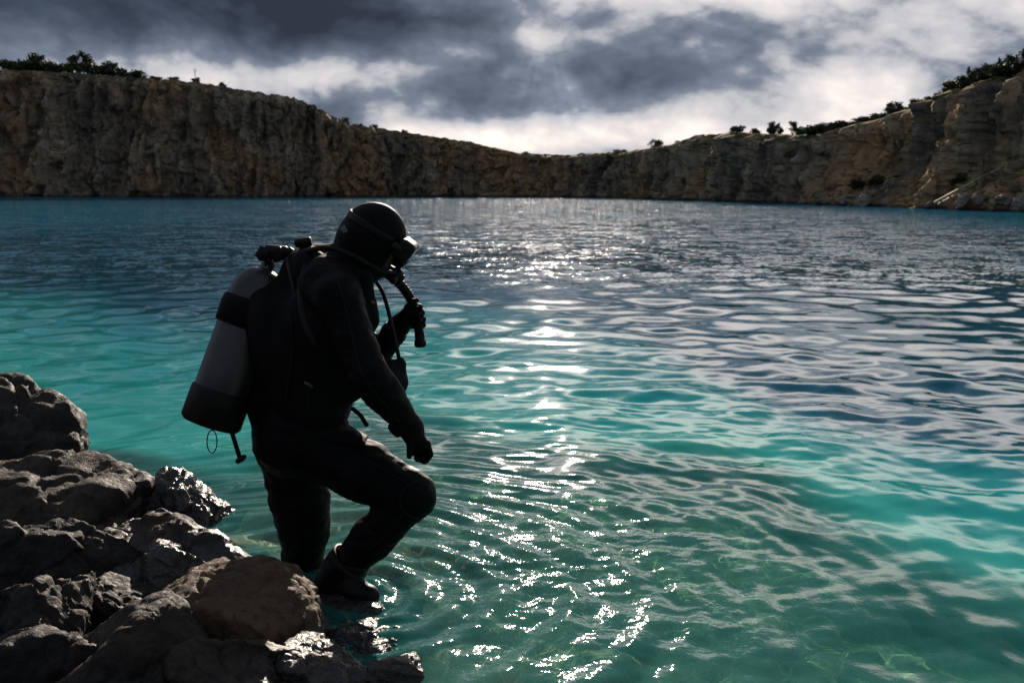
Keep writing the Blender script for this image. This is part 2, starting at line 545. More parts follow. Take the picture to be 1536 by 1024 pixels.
def build_water():
    xs = graded(-1.7, 2.6, 0.016, -260, 260, 1.014)
    ys = graded(2.2, 6.2, 0.016, -6, 420, 1.014)
    X, Y = np.meshgrid(xs, ys, indexing='ij')
    sp = np.maximum(spacing(xs)[:, None], spacing(ys)[None, :])
    Z = np.zeros_like(X)
    rs = np.random.RandomState(11)
    # patchiness of the breeze
    pp = np.stack([X, Y * 0.7, np.zeros_like(X)], -1).reshape(-1, 3)
    gust = 0.75 + 0.55 * fbm(pp * 0.22, 2).reshape(X.shape)
    lee = np.exp(-(((X - 0.2) / 1.1) ** 2 + ((Y - 3.6) / 1.2) ** 2))
    ang0 = -math.pi / 2 + 0.25
    for i in range(46):
        lam = 0.24 * (1.15 / 0.24) ** rs.rand()
        th = ang0 + rs.normal() * 1.15
        slope = 0.0215 * (1.0 if lam > 0.45 else 0.85)
        k = 2 * math.pi / lam
        w = sstep(3.0, 6.0, lam / sp)
        w = w * (1 - 0.62 * lee)
        Z += w * slope / k * np.sin(k * (X * math.cos(th) + Y * math.sin(th)) + rs.rand() * 6.28) * gust
    near = np.exp(-(((X - 0.05) / 0.95) ** 2 + ((Y - 3.55) / 1.0) ** 2))
    near = np.maximum(near, 0.9 * np.exp(-(((X - LEG.x - 0.05) / 0.38) ** 2 + ((Y - LEG.y) / 0.38) ** 2)))
    mid = np.exp(-(((X - 0.3) / 2.2) ** 2 + ((Y - 4.2) / 2.6) ** 2))
    for i in range(30):
        lam = 0.085 * (0.36 / 0.085) ** rs.rand()
        th = ang0 + rs.normal() * 1.1
        k = 2 * math.pi / lam
        w = sstep(3.0, 6.0, lam / sp)
        Z += w * (0.0050 + 0.0035 * mid) / k * np.sin(k * (X * math.cos(th) + Y * math.sin(th)) + rs.rand() * 6.28)
    # rings spreading from the two legs
    for c, amp, lam, ph in ((LEG, 0.22, 0.17, 0.4), (FOOT, 0.36, 0.135, 1.7), (FOOT, 0.24, 0.24, 0.2)):
        dx = X - c.x; dy = Y - c.y
        wob = 0.07 * fbm(np.stack([X, Y, X * 0 + lam * 40], -1).reshape(-1, 3) * 1.7, 2).reshape(X.shape)
        r = np.sqrt(dx * dx + dy * dy + 1e-6) + wob
        k = 2 * math.pi / lam
        env = np.exp(-r / 1.0) * sstep(0.05, 0.2, r)
        Z += sstep(3, 6, lam / sp) * amp / k * env * np.sin(k * r + ph)
    # chop around the boot
    q = np.stack([X, Y, np.zeros_like(X)], -1).reshape(-1, 3)
    sel = (near > 0.03).ravel()
    ch = np.zeros(len(q))
    ch[sel] = fbm(q[sel] * np.array([7.0, 8.0, 1]) + 3.3, 4, 2.1, 0.55)
    Z += 0.009 * near * ch.reshape(X.shape)
    V = np.stack([X, Y, Z], -1).reshape(-1, 3)
    me = mesh_from('water', V, grid_faces(len(xs), len(ys)))
    dep = -bed_z(X, Y)
    at = me.attributes.new('depth', 'FLOAT', 'POINT'); at.data.foreach_set('value', dep.astype(np.float32).ravel())
    at = me.attributes.new('far', 'FLOAT', 'POINT'); at.data.foreach_set('value', (1 - sstep(3.0, 9.0, 1.0 / sp)).astype(np.float32).ravel())
    at = me.attributes.new('chop', 'FLOAT', 'POINT'); at.data.foreach_set('value', near.astype(np.float32).ravel())

    m = D.materials.new('lake_water'); m.use_nodes = True
    nt = m.node_tree; E.nt = nt
    nt.nodes.remove(nt.nodes['Principled BSDF'])
    out = nt.nodes['Material Output']
    pos = pos_socket(nt)
    def attr(n):
        a = nt.nodes.new('ShaderNodeAttribute'); a.attribute_name = n; return E(a.outputs['Fac'])
    depth, far, chop = attr('depth'), attr('far'), attr('chop')
    flat = scaled(pos, (1, 1, 0))
    def slopes(scale, detail, rough, amp):
        n = nt.nodes.new('ShaderNodeTexNoise'); nt.links.new(flat, n.inputs['Vector'])
        n.inputs['Scale'].default_value = scale; n.inputs['Detail'].default_value = detail; n.inputs['Roughness'].default_value = rough
        n.inputs['Distortion'].default_value = 0.3
        a = nt.nodes.new('ShaderNodeVectorMath'); a.operation = 'SUBTRACT'; nt.links.new(n.outputs[1], a.inputs[0]); a.inputs[1].default_value = (.5, .5, .5)
        b = nt.nodes.new('ShaderNodeVectorMath'); b.operation = 'SCALE'; nt.links.new(a.outputs[0], b.inputs[0]); nt.links.new(amp.s, b.inputs['Scale'])
        return b.outputs[0]
    def vadd(a, b):
        n = nt.nodes.new('ShaderNodeVectorMath'); n.operation = 'ADD'; nt.links.new(a, n.inputs[0]); nt.links.new(b, n.inputs[1]); return n.outputs[0]
    gust = noise_n(flat, 0.055, 3, 0.5)
    gw = far * mrange(gust, 0.35, 0.65, 0.65, 1.25) * mrange(sep(pos)[1], 16.0, 45.0, 0.85, 1.45)
    sv = vadd(vadd(slopes(0.9, 2, 0.5, gw * 0.50), slopes(3.6, 3, 0.6, gw * 0.75 + 0.06)), slopes(13.0, 2, 0.5, gw * 0.80))
    sv = scaled(sv, (2.0, 1.05, 0))
    gn = nt.nodes.new('ShaderNodeNewGeometry').outputs['Normal']
    nm = nt.nodes.new('ShaderNodeVectorMath'); nm.operation = 'NORMALIZE'; nt.links.new(vadd(gn, sv), nm.inputs[0])
    nrm = bump(noise_n(flat, 14.0, 3, 0.6) * (0.0008 + chop * 0.006), 1.0, 1.0, nm.outputs[0])
    dn = noise_n(flat, 0.5, 3, 0.5)
    dd = depth + (dn - 0.5) * 0.3
    body = ramp(dd * (1 / 6.0), [(0.0, (0.08, 0.48, 0.41)), (0.10, (0.042, 0.40, 0.35)), (0.22, (0.022, 0.31, 0.29)),
                              (0.40, (0.014, 0.275, 0.285)), (0.70, (0.010, 0.200, 0.235)), (1.0, (0.005, 0.085, 0.140))])
    dif = nt.nodes.new('ShaderNodeBsdfDiffuse'); nt.links.new(body, dif.inputs[0])
    rf = nt.nodes.new('ShaderNodeBsdfRefraction'); rf.inputs['IOR'].default_value = 1.33; rf.inputs['Roughness'].default_value = 0.0
    tint = ramp(dd * (1 / 2.0), [(0.0, (1.0, 1.0, 1.0)), (0.16, (0.62, 1.0, 0.90)), (0.45, (0.42, 0.97, 0.88)), (1.0, (0.3, 0.92, 0.84))])
    nt.links.new(tint, rf.inputs[0])
    op = mrange(dd, 0.30, 1.10, 0.22, 1.0)
    mb = nt.nodes.new('ShaderNodeMixShader'); nt.links.new(op.s, mb.inputs[0])
    nt.links.new(rf.outputs[0], mb.inputs[1]); nt.links.new(dif.outputs[0], mb.inputs[2])
    gl = nt.nodes.new('ShaderNodeBsdfGlossy'); gl.inputs['Roughness'].default_value = 0.035
    nt.links.new(nrm, gl.inputs['Normal'])
    # Schlick reflectance of water
    dt = nt.nodes.new('ShaderNodeVectorMath'); dt.operation = 'DOT_PRODUCT'
    nt.links.new(nrm, dt.inputs[0]); nt.links.new(nt.nodes.new('ShaderNodeNewGeometry').outputs['Incoming'], dt.inputs[1])
    cs = E.m('SUBTRACT', 1.0, E.m('ABSOLUTE', E(dt.outputs['Value'])), clamp=True)
    fr = 0.02 + E.m('POWER', cs, 5.0) * 0.98
    mx = nt.nodes.new('ShaderNodeMixShader'); nt.links.new(fr.s, mx.inputs[0])
    nt.links.new(mb.outputs[0], mx.inputs[1]); nt.links.new(gl.outputs[0], mx.inputs[2])
    nt.links.new(mx.outputs[0], out.inputs['Surface'])
    o = link('water', me, m); tag(o, kind='structure')
    o.cycles.is_caustics_caster = True; sl.cycles.is_caustics_light = True
build_water()

# ------------------------------------------------------------------ rock materials
def rock_mat(name, c_lo, c_hi, c_stain, wet_z=0.12, scale=1.0, bscale=1.0, wet_rough=0.22, wet_dark=0.45):
    m, nt, b = new_mat(name)
    pos = pos_socket(nt)
    x, y, z = sep(pos)
    n1 = noise_n(pos, 2.2 * scale, 6, 0.6, 0.4); n2 = noise_n(pos, 9 * scale, 6, 0.65)
    n3 = noise_n(pos, 38 * scale, 5, 0.65); n4 = noise_n(pos, 130 * scale, 3, 0.6)
    v = voro_n(pos, 26 * scale)
    c = mixc(mrange(n1, 0.36, 0.62), c_lo, c_hi)
    c = mixc(mrange(n2, 0.52, 0.70) * 0.7, c, c_stain)
    c = mixc(mrange(n3, 0.50, 0.72) * 0.55, c, tuple(q * 0.45 for q in c_lo))
    c = mixc(mrange(n4, 0.58, 0.75) * 0.35, c, tuple(min(1, q * 1.9) for q in c_hi))
    wet = mrange(z + (n1 - 0.5) * 0.16 + (n3 - 0.5) * 0.06, wet_z + 0.05, wet_z - 0.05)
    dk = mixc(wet, (1, 1, 1), (wet_dark,) * 3)
    c = mixc(1.0, c, dk, 'MULTIPLY')
    setin(nt, b, 'Base Color', c); setin(nt, b, 'Specular IOR Level', 0.22 + wet * 0.3)
    rr = mrange(n3, 0.3, 0.7, 0.55, 0.85)
    setin(nt, b, 'Roughness', rr * (1.0 - wet) + wet * wet_rough)
    h = n2 * 0.018 * bscale + n3 * 0.010 * bscale + n4 * 0.0025 * bscale + E.m('MINIMUM', v, 0.5) * 0.006 * bscale
    setin(nt, b, 'Normal', bump(h, 1.0, 1.0))
    return m
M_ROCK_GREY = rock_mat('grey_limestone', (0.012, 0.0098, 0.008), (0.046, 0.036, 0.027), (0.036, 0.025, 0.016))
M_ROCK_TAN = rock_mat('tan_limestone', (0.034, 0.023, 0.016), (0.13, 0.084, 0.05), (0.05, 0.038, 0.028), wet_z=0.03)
M_ROCK_DARK_SHADED = rock_mat('dark_shaded_limestone', (0.011, 0.010, 0.0095), (0.030, 0.027, 0.024), (0.02, 0.017, 0.014), wet_z=-1)  # also for rocks lying in shade, whose darkness is put in the colour
M_ROCK_WET = rock_mat('wet_limestone', (0.03, 0.028, 0.026), (0.085, 0.072, 0.06), (0.045, 0.038, 0.032), wet_z=0.5, wet_rough=0.2, bscale=1.4)

def ico(sub):
    bm = bmesh.new(); bmesh.ops.create_icosphere(bm, subdivisions=sub, radius=1)
    V = np.array([v.co[:] for v in bm.verts]); F = np.array([[v.index for v in f.verts] for f in bm.faces])
    bm.free(); return V, F
_ICO = {}
def rock_mesh(name, seed, rad, rot=(0, 0, 0), nplanes=13, sharp=34.0, rough=0.06, sub=6, steps=5):
    if sub not in _ICO: _ICO[sub] = ico(sub)
    V, F = _ICO[sub]
    rs = np.random.RandomState(seed)
    N = rs.normal(size=(nplanes, 3)); N /= np.linalg.norm(N, axis=1)[:, None]
    dist = 0.62 + 0.34 * rs.rand(nplanes)
    dirs = V / np.linalg.norm(V, axis=1)[:, None]
    dot = np.clip(dirs @ N.T, 0.02, None)
    t = dist[None, :] / dot
    t = np.concatenate([t, np.ones((len(V), 1))], 1)
    r = -np.log(np.exp(-sharp * t).sum(1)) / sharp
    r = np.maximum(r, 0.25)
    P0 = dirs * r[:, None]
    rad = np.array(rad, float) * 1.12
    Pm = P0 * rad
    # a few flat fracture steps
    for q in range(steps):
        nn = rs.normal(size=3); nn /= np.linalg.norm(nn); hh = 0.30 + 0.35 * rs.rand()
        ex = np.clip((P0 @ nn) - hh, 0, None)
        Pm = Pm - (ex * 0.75)[:, None] * nn * rad
    off = seed * 3.7
    mean = rad.mean()
    d = rough * mean * (1.1 * fbm(Pm / mean * 1.6 + off, 4, 2.1, 0.55) + 0.45 * ridged(Pm / mean * 3.5 + off, 4) - 0.3)
    v, d1, d2 = worley(Pm / mean * 2.4 + off)
    d += rough * mean * 0.9 * (v - 0.5) * sstep(0.0, 0.18, d2 - d1)
    d -= rough * mean * 0.7 * (1 - sstep(0.0, 0.10, d2 - d1))
    Pm = Pm + dirs * d[:, None]
    me = mesh_from(name, Pm, F)
    me.transform(Matrix.Rotation(rot[2], 4, 'Z') @ Matrix.Rotation(rot[1], 4, 'Y') @ Matrix.Rotation(rot[0], 4, 'X'))
    return me

def rock(px, py, Y, rad, seed, rot, mat, label, name='boulder', group='boulders piled on the near shore', z=None, **k):
    c = P(px, py, Y) if z is None else PZ(px, py, z)
    me = rock_mesh(name, seed, rad, rot, **k)
    o = link(name, me, mat); o.location = c
    tag(o, label, 'rock', group)
    return o

rock(-48, 742, 4.7, (0.55, 0.54, 0.55), 3, (0, 0.2, 0.3), M_ROCK_DARK_SHADED, 'dark angular boulder standing highest at the far left end of the shore pile')
rock(50, 790, 4.05, (0.62, 0.5, 0.27), 8, (0.12, 0.12, -0.1), M_ROCK_GREY, 'long grey slab with rough pale top just below the dark highest boulder')
rock(262, 765, 4.25, (0.17, 0.26, 0.15), 12, (0, 0.45, 0.5), M_ROCK_WET, 'small wet black block at the water edge under the end of the grey slab', sub=5, rough=0.09)
rock(318, 775, 4.3, (0.21, 0.2, 0.115), 21, (0, 0.5, 0.2), M_ROCK_WET, 'glistening wet jagged rock reaching furthest into the water below the tank', sub=6, rough=0.1)
rock(240, 840, 3.75, (0.42, 0.4, 0.20), 17, (0, 0.42, 0.15), M_ROCK_GREY, 'grey sloping slab with glinting upper edge between the long slab and the tan boulder')
rock(130, 905, 3.5, (0.36, 0.36, 0.22), 29, (0.55, 0.1, 0.6), M_ROCK_DARK_SHADED, 'dull shade-darkened boulder with a flat shadowed face, under the grey sloping slab')
rock(352, 958, 3.1, (0.275, 0.29, 0.245), 36, (0.1, 0.15, 0.4), M_ROCK_TAN, 'rounded tan boulder nearest to the diver, pale warm top and shadowed side', rough=0.065, sharp=14, steps=0)
rock(198, 1010, 2.75, (0.22, 0.25, 0.22), 41, (0.3, 0.2, 1.0), M_ROCK_GREY, 'grey brown boulder leaning on the left flank of the tan boulder', rough=0.045)
rock(390, 1040, 2.62, (0.25, 0.22, 0.13), 44, (0.1, 0.5, 0.3), M_ROCK_GREY, 'low grey wedge of rock at the bottom edge below the tan boulder')
rock(20, 1060, 2.75, (0.40, 0.34, 0.26), 53, (0, 0.1, 0.2), M_ROCK_DARK_SHADED, 'dark shadowed boulder in the bottom left corner of the shore')
rock(50, 950, 3.0, (0.32, 0.28, 0.24), 83, (0.35, 0.1, 0.9), M_ROCK_DARK_SHADED, 'black shadowed block filling the hollow under the flat faced dark boulder')
rock(-20, 880, 3.5, (0.36, 0.34, 0.28), 88, (0.3, 0.1, 0.2), M_ROCK_DARK_SHADED, 'black shadowed block at the left edge under the long grey slab')
rock(170, 925, 3.2, (0.18, 0.18, 0.16), 98, (0.3, 0.2, 0.5), M_ROCK_DARK_SHADED, 'block coloured shadow black deep in the cleft left of the tan boulder')
rock(470, 1010, 2.8, (0.16, 0.16, 0.09), 102, (0.1, 0.3, 0.4), M_ROCK_WET, 'wet dark rock filling the gap between tan boulder and low wet rock')
rock(170, 800, 3.95, (0.22, 0.24, 0.13), 92, (0.1, 0.35, 0.4), M_ROCK_GREY, 'narrow grey wedge pinched between the long slab and the sloping slab')
rock(300, 860, 3.55, (0.19, 0.2, 0.12), 95, (0.1, 0.3, 0.8), M_ROCK_WET, 'wet dark rock in the gap behind the tan boulder')
rock(552, 968, 3.12, (0.19, 0.2, 0.085), 61, (0.1, 0.2, 0.3), M_ROCK_WET, 'low wet rock with sunlit glints just in front of the diver boot', rough=0.09)
rock(505, 1030, 2.68, (0.12, 0.14, 0.09), 66, (0.1, 0.1, 0.9), M_ROCK_WET, 'small wet dark stone at the bottom edge between grey wedge and water', rough=0.08, sub=5)
rock(470, 985, 2.85, (0.06, 0.07, 0.05), 70, (0.1, 0.1, 0.2), M_ROCK_TAN, 'little pale cobble wedged beside the tan boulder on its water side', name='cobble', sub=4, group='cobbles at the water edge')
rock(600, 1000, 2.75, (0.10, 0.12, 0.04), 73, (0, 0.1, 0.2), M_ROCK_WET, 'flat pebble like stone barely breaking the surface right of the wet rocks', name='cobble', sub=5, group='cobbles at the water edge')
# the stone under the boot
rock(512, 918, 3.46, (0.30, 0.27, 0.15), 77, (0, 0.1, 0.1), M_ROCK_WET, 'submerged flat rock the diver has set a boot on', rough=0.05, sub=5)

# ------------------------------------------------------------------ lake bed and near shore
def build_bed():
    xs = graded(-3.0, 4.0, 0.03, -400, 400, 1.04)
    ys = graded(1.6, 7.0, 0.03, -60, 520, 1.04)
    X, Y = np.meshgrid(xs, ys, indexing='ij')
    Z = bed_z(X, Y)
    p = np.stack([X, Y, np.zeros_like(X)], -1).reshape(-1, 3)
    v, d1, d2 = worley(p * 2.1 + 0.25 * fbm(p * 2, 2)[:, None])
    v2, e1, e2 = worley(p * 5.7 + 9)
    cob = (0.16 * (0.35 + v) * sstep(0.0, 0.5, d2 - d1) + 0.05 * (0.3 + v2) * sstep(0, 0.4, e2 - e1)).reshape(X.shape)
    fine = (0.03 * fbm(p * 4.0, 4)).reshape(X.shape)
    s = shore_s(X, Y)
    Z = Z + cob - 0.10 + fine
    me = mesh_from('lake_bed', np.stack([X, Y, Z], -1).reshape(-1, 3), grid_faces(len(xs), len(ys)))
    m = rock_mat('lake_bed_stone', (0.26, 0.23, 0.15), (0.72, 0.64, 0.43), (0.36, 0.31, 0.19), wet_z=-99)
    nt = m.node_tree; E.nt = nt; b = nt.nodes['Principled BSDF']
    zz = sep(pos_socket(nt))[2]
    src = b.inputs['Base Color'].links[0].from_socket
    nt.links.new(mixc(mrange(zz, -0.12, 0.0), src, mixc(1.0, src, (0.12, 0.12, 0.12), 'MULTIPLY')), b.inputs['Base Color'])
    o = link('lake_bed', me, m); tag(o, kind='structure'); o.cycles.is_caustics_receiver = True
build_bed()

# ------------------------------------------------------------------ cliffs
CL = [  # px, waterline row, rim row
    (-900, 296, 40), (-500, 295, 55), (-200, 294.5, 88), (0, 294.5, 104), (100, 294.8, 109), (220, 295, 118), (300, 295.2, 124),
    (350, 295.3, 133), (440, 295.3, 146), (480, 295.2, 163), (520, 295.1, 186), (580, 295, 194), (650, 295, 205), (700, 295, 212), (770, 295.3, 229),
    (850, 296, 233), (940, 297.5, 228), (1000, 299.5, 219), (1060, 301.5, 203), (1100, 303, 199), (1160, 304.5, 204), (1220, 306.5, 205),
    (1260, 308.5, 194), (1300, 310, 182), (1340, 311.5, 174), (1390, 313.5, 158), (1430, 315, 137), (1480, 316.5, 122), (1536, 318, 108), (1700, 322, 80),
    (1900, 327, 60), (2300, 334, 60)]
def build_cliff():
    A = np.array(CL, float)
    base, top = [], []
    for px_, wy, ty in CL:
        b = PZ(px_, wy, 0.0)
        t = P(px_, ty, b.y)
        base.append((b.x, b.y)); top.append(t.z)
    base = np.array(base); top = np.array(top)
    seg = np.linalg.norm(np.diff(base, axis=0), axis=1); s0 = np.concatenate([[0], np.cumsum(seg)])
    n = int(s0[-1] / 0.24)
    s = np.linspace(0, s0[-1], n)
    bx = np.interp(s, s0, base[:, 0]); by = np.interp(s, s0, base[:, 1]); H = np.interp(s, s0, top); PX = np.interp(s, s0, A[:, 0])
    def sm(a, w):
        k = np.hanning(w); k /= k.sum()
        return np.convolve(np.pad(a, w // 2, mode='edge'), k, 'valid')[:len(a)]
    bx, by = sm(bx, 41), sm(by, 41); H = sm(H, 11)
    tx, ty = np.gradient(bx), np.gradient(by); L = np.hypot(tx, ty); tx /= L; ty /= L
    ox, oy = -ty, tx                                    # away from the lake
    f = np.sign((ox * bx + oy * (by - 60))); f = np.where(np.abs(f) < 1, 1, f)
    if np.median(ox * bx + oy * (by - 40)) < 0: ox, oy = -ox, -oy
    H = H + 0.025 * H * 0 + 0.35 * perlin(np.stack([s * 0.35, s * 0 + 2, s * 0], -1)) + 0.25 * perlin(np.stack([s * 1.1, s * 0, s * 0], -1))
    H = CAM_H + (H - CAM_H) * (1 + np.clip(0.10 * H + 1.6 + 0.4, 0, 6) / np.hypot(bx, by))
    rows = 96
    v = np.linspace(0, 1, rows)
    S, V = np.meshgrid(s, v, indexing='ij')
    for it in range(4):
        Hh = H[:, None] * V - 1.2 * (1 - V)
        # talus and ledges on the right bank
        tal = sstep(1130, 1240, PX) * (1 - 0.55 * sstep(1330, 1380, PX))
        bat = 0.10 * np.clip(Hh, 0, None) + tal[:, None] * (1.1 * np.clip(Hh, 0, 3.2)) * 0.9
        prm = np.stack([S, Hh, np.zeros_like(S)], -1).reshape(-1, 3)
        wpos = np.stack([bx[:, None] + 0 * Hh, by[:, None] + 0 * Hh, Hh], -1).reshape(-1, 3)
        scl = (0.55 + 0.45 * sstep(8, 20, H))[:, None].repeat(rows, 1).ravel()
        wq = prm + 1.2 * np.stack([fbm(prm * 0.25, 2), fbm(prm * 0.25 + 9, 2), prm[:, 2]], -1)
        big = fbm(prm * np.array([0.075, 0.02, 1]) + 4, 3) * 3.4
        c1, d1, d2 = worley(wq * np.array([0.25, 0.085, 1]))
        c2, e1, e2 = worley(wq * np.array([0.72, 0.30, 1]) + 5)
        c3, g1, g2 = worley(wq * np.array([1.7, 1.1, 1]) + 8)
        off = big * scl * 1.2 + 3.4 * scl * (c1 - 0.5) + 1.7 * scl * (c2 - 0.5) + 0.7 * (c3 - 0.5) + 0.5 * fbm(prm * np.array([0.9, 0.5, 1]), 4)
        off += 0.5 * scl * (1 - sstep(0, 0.12, d2 - d1)) + 0.3 * (1 - sstep(0, 0.1, e2 - e1))
        off += 1.5 * ridged(prm * np.array([0.5, 0.10, 1]) + 2, 3) * scl
        fade = 0.35 + 0.65 * sstep(0.0, 0.06, V) * (1 - 0.4 * sstep(0.9, 1.0, V))
        # rounded crest
        crest = 1.6 * sstep(0.90, 1.0, V) ** 2
        OFF = off.reshape(S.shape) * fade + bat + crest
        OFF = OFF - (0.9 * (1 - sstep(0.0, 0.10, V))) * (0.5 + 0.5 * perlin(np.stack([s * 0.6, s * 0, s * 0 + 5], -1)))[:, None]
        X = bx[:, None] + ox[:, None] * OFF; Y = by[:, None] + oy[:, None] * OFF; Z = Hh
        dz = Y[:, -1] * CP - (Z[:, -1] - CAM_H) * SP
        uu = 768 + FPX * X[:, -1] / dz; vv = 512 - FPX * ((Z[:, -1] - CAM_H) * CP + Y[:, -1] * SP) / dz
        tv = np.interp(uu, A[:, 0], A[:, 2])
        if it < 3:
            H = H + np.clip(sm((vv - tv) * dz / FPX, 31), -4, 6)
    # plateau behind the rim
    back = np.array([1.0, 2.2, 4, 7, 12, 20, 35, 60, 110, 200, 330.0])
    bn = perlin(np.stack([S[:, :1] * 0.12 + back[None] * 0.05, S[:, :1] * 0 + back[None] * 0.2, S[:, :1] * 0 + back[None] * 0], -1).reshape(-1, 3)).reshape(len(s), -1)
    Xb = X[:, -1:] + ox[:, None] * back; Yb = Y[:, -1:] + oy[:, None] * back
    rise = (-0.09 + 0.13 * sstep(1000, 1250, PX))[:, None]
    zb = Z[:, -1:] + rise * back[None] * np.exp(-back[None] / 60) + 0.35 * bn * np.clip(back / 6, 0, 1)[None]
    zb -= 0.03 * np.clip(back - 20, 0, None)[None]
    zb = np.maximum(zb, 1.0)
    X = np.concatenate([X, Xb], 1); Y = np.concatenate([Y, Yb], 1); Z = np.concatenate([Z, zb], 1)
    me = mesh_from('cliff', np.stack([X, Y, Z], -1).reshape(-1, 3), grid_faces(X.shape[0], X.shape[1])[:, ::-1])
    m, nt, b = new_mat('quarry_rock')
    pos = pos_socket(nt); geo = nt.nodes.new('ShaderNodeNewGeometry')
    x, y, z = sep(pos)
    st = scaled(pos, (1, 1, 0.22))
    n0 = noise_n(pos, 0.06, 3, 0.5); n1 = noise_n(st, 0.17, 6, 0.62, 0.6); n2 = noise_n(st, 0.7, 6, 0.65, 0.3); n3 = noise_n(pos, 2.6, 6, 0.7)
    n5 = noise_n(pos, 9.0, 4, 0.7)
    c = mixc(mrange(n1, 0.38, 0.60), (0.205, 0.168, 0.125), (0.52, 0.41, 0.275))
    c = mixc(mrange(n0, 0.42, 0.58) * mrange(n1, 0.40, 0.58), c, (0.56, 0.33, 0.16))
    c = mixc(mrange(n2, 0.50, 0.66) * 0.75, c, (0.075, 0.064, 0.054))
    c = mixc(mrange(n3, 0.52, 0.70) * 0.6, c, (0.55, 0.48, 0.40))
    c = mixc(mrange(n5, 0.52, 0.72) * 0.5, c, (0.06, 0.055, 0.05))
    veg = noise_n(pos, 0.5, 5, 0.7)
    c = mixc(mrange(veg, 0.60, 0.68) * 0.8, c, (0.035, 0.045, 0.02))
    wl = mrange(z + (n2 - 0.5) * 0.4, 0.35, 0.1)
    c = mixc(wl * 0.75, c, (0.035, 0.035, 0.035))
    nx, ny, nz = sep(geo.outputs['True Normal'])
    gr = mrange(nz + (n3 - 0.5) * 0.3, 0.55, 0.72)
    gcol = mixc(mrange(n2, 0.4, 0.6), (0.065, 0.07, 0.022), (0.24, 0.17, 0.07))
    c = mixc(gr, c, gcol)
    setin(nt, b, 'Base Color', c); setin(nt, b, 'Roughness', 0.9); setin(nt, b, 'Specular IOR Level', 0.2)
    setin(nt, b, 'Normal', bump(n2 * 0.5 + n3 * 0.25 + n5 * 0.07, 1.0, 1.0))
    tag(link('cliff', me, m), kind='structure')
    return s, bx, by, ox, oy, X, Y, Z, PX
CLG = build_cliff()

def rim_at(px_, back=1.5):
    """a point of the plateau seen at column px_, `back` metres behind the rim"""
    s, bx, by, ox, oy, X, Y, Z, PXc = CLG
    rows = 96
    bk = np.array([0, 1.0, 2.2, 4, 7, 12, 20, 35, 60, 110, 200, 330.0])
    j = int(np.searchsorted(bk, back)); t = (back - bk[j - 1]) / (bk[j] - bk[j - 1])
    c0, c1 = rows - 2 + j, rows - 1 + j
    x, y, z = (a[:, c0] * (1 - t) + a[:, c1] * t for a in (X, Y, Z))
    u = 768 + FPX * x / (y * CP - (z - CAM_H) * SP)
    i = int(np.argmin(np.abs(u - px_)))
    return Vector((x[i], y[i], z[i]))

def face_at(px_, frac):
    s, bx, by, ox, oy, X, Y, Z, PXc = CLG
    j = int(frac * 95)
    u = 768 + FPX * X[:, j] / (Y[:, j] * CP - (Z[:, j] - CAM_H) * SP)
    i = int(np.argmin(np.abs(u - px_)))
    return Vector((X[i, j], Y[i, j], Z[i, j]))

# ------------------------------------------------------------------ trees and shrubs
def leaf_mat(name, c0, c1):
    m, nt, b = new_mat(name)
    pos = pos_socket(nt)
    n = noise_n(pos, 1.3, 4, 0.6); n2 = noise_n(pos, 7.0, 2, 0.6)
    setin(nt, b, 'Base Color', mixc(mrange(n * 0.6 + n2 * 0.4, 0.36, 0.62), c0, c1))
    setin(nt, b, 'Roughness', 0.65); setin(nt, b, 'Specular IOR Level', 0.3)
    return m
M_LEAF = leaf_mat('dark_foliage', (0.022, 0.036, 0.014), (0.075, 0.095, 0.034))
M_LEAF2 = leaf_mat('olive_foliage', (0.03, 0.036, 0.014), (0.095, 0.095, 0.04))
M_BARK = simple('bark', (0.08, 0.06, 0.045), 0.9, nscale=14, bamt=0.02)

def crown_mesh(seed, H, W, trunk_h, n, leaf, conical=False):
    rs = np.random.RandomState(seed)
    cl = []
    nc = 20
    for i in range(nc):
        if conical:
            t = (i + 0.5) / nc
            r = W * 0.5 * (1 - t) ** 0.9 * rs.uniform(0.5, 0.9); a = rs.rand() * 6.28
            cl.append((r * math.cos(a), r * math.sin(a), trunk_h + t * (H - trunk_h), 0.20 * W * (1.25 - t), 0.16 * (H - trunk_h)))
        else:
            a = rs.rand() * 6.28; r = W * 0.36 * math.sqrt(rs.rand()); h = rs.rand()
            cl.append((r * math.cos(a), r * math.sin(a), trunk_h + (0.15 + 0.68 * h * (1 - 0.5 * (r / (W * 0.5)) ** 2)) * (H - trunk_h), W * rs.uniform(0.13, 0.24), (H - trunk_h) * rs.uniform(0.12, 0.2)))
    cl = np.array(cl)
    k = rs.randint(0, nc, n)
    d = rs.normal(size=(n, 3)); d /= np.linalg.norm(d, axis=1)[:, None]
    rr = rs.rand(n) ** 0.45 * (1 + 0.25 * rs.normal(size=n).clip(-1, 1.6))
    c = cl[k, :3] + d * rr[:, None] * np.stack([cl[k, 3], cl[k, 3], cl[k, 4]], -1)
    c[:, 2] = np.maximum(c[:, 2], 0.05 * H * rs.rand(n))
    u = rs.normal(size=(n, 3)); u /= np.linalg.norm(u, axis=1)[:, None]
    w = np.cross(u, rs.normal(size=(n, 3))); w /= np.linalg.norm(w, axis=1)[:, None]
    sz = (leaf * rs.uniform(0.6, 1.4, n))[:, None]
    V = np.stack([c - u * sz - w * sz * .45, c + u * sz * .2 - w * sz * .7, c + u * sz + w * sz * .3, c - u * sz * .2 + w * sz * .7], 1).reshape(-1, 3)
    me = mesh_from('crown', V, np.arange(4 * n).reshape(-1, 4), smooth=False)
    return me, cl
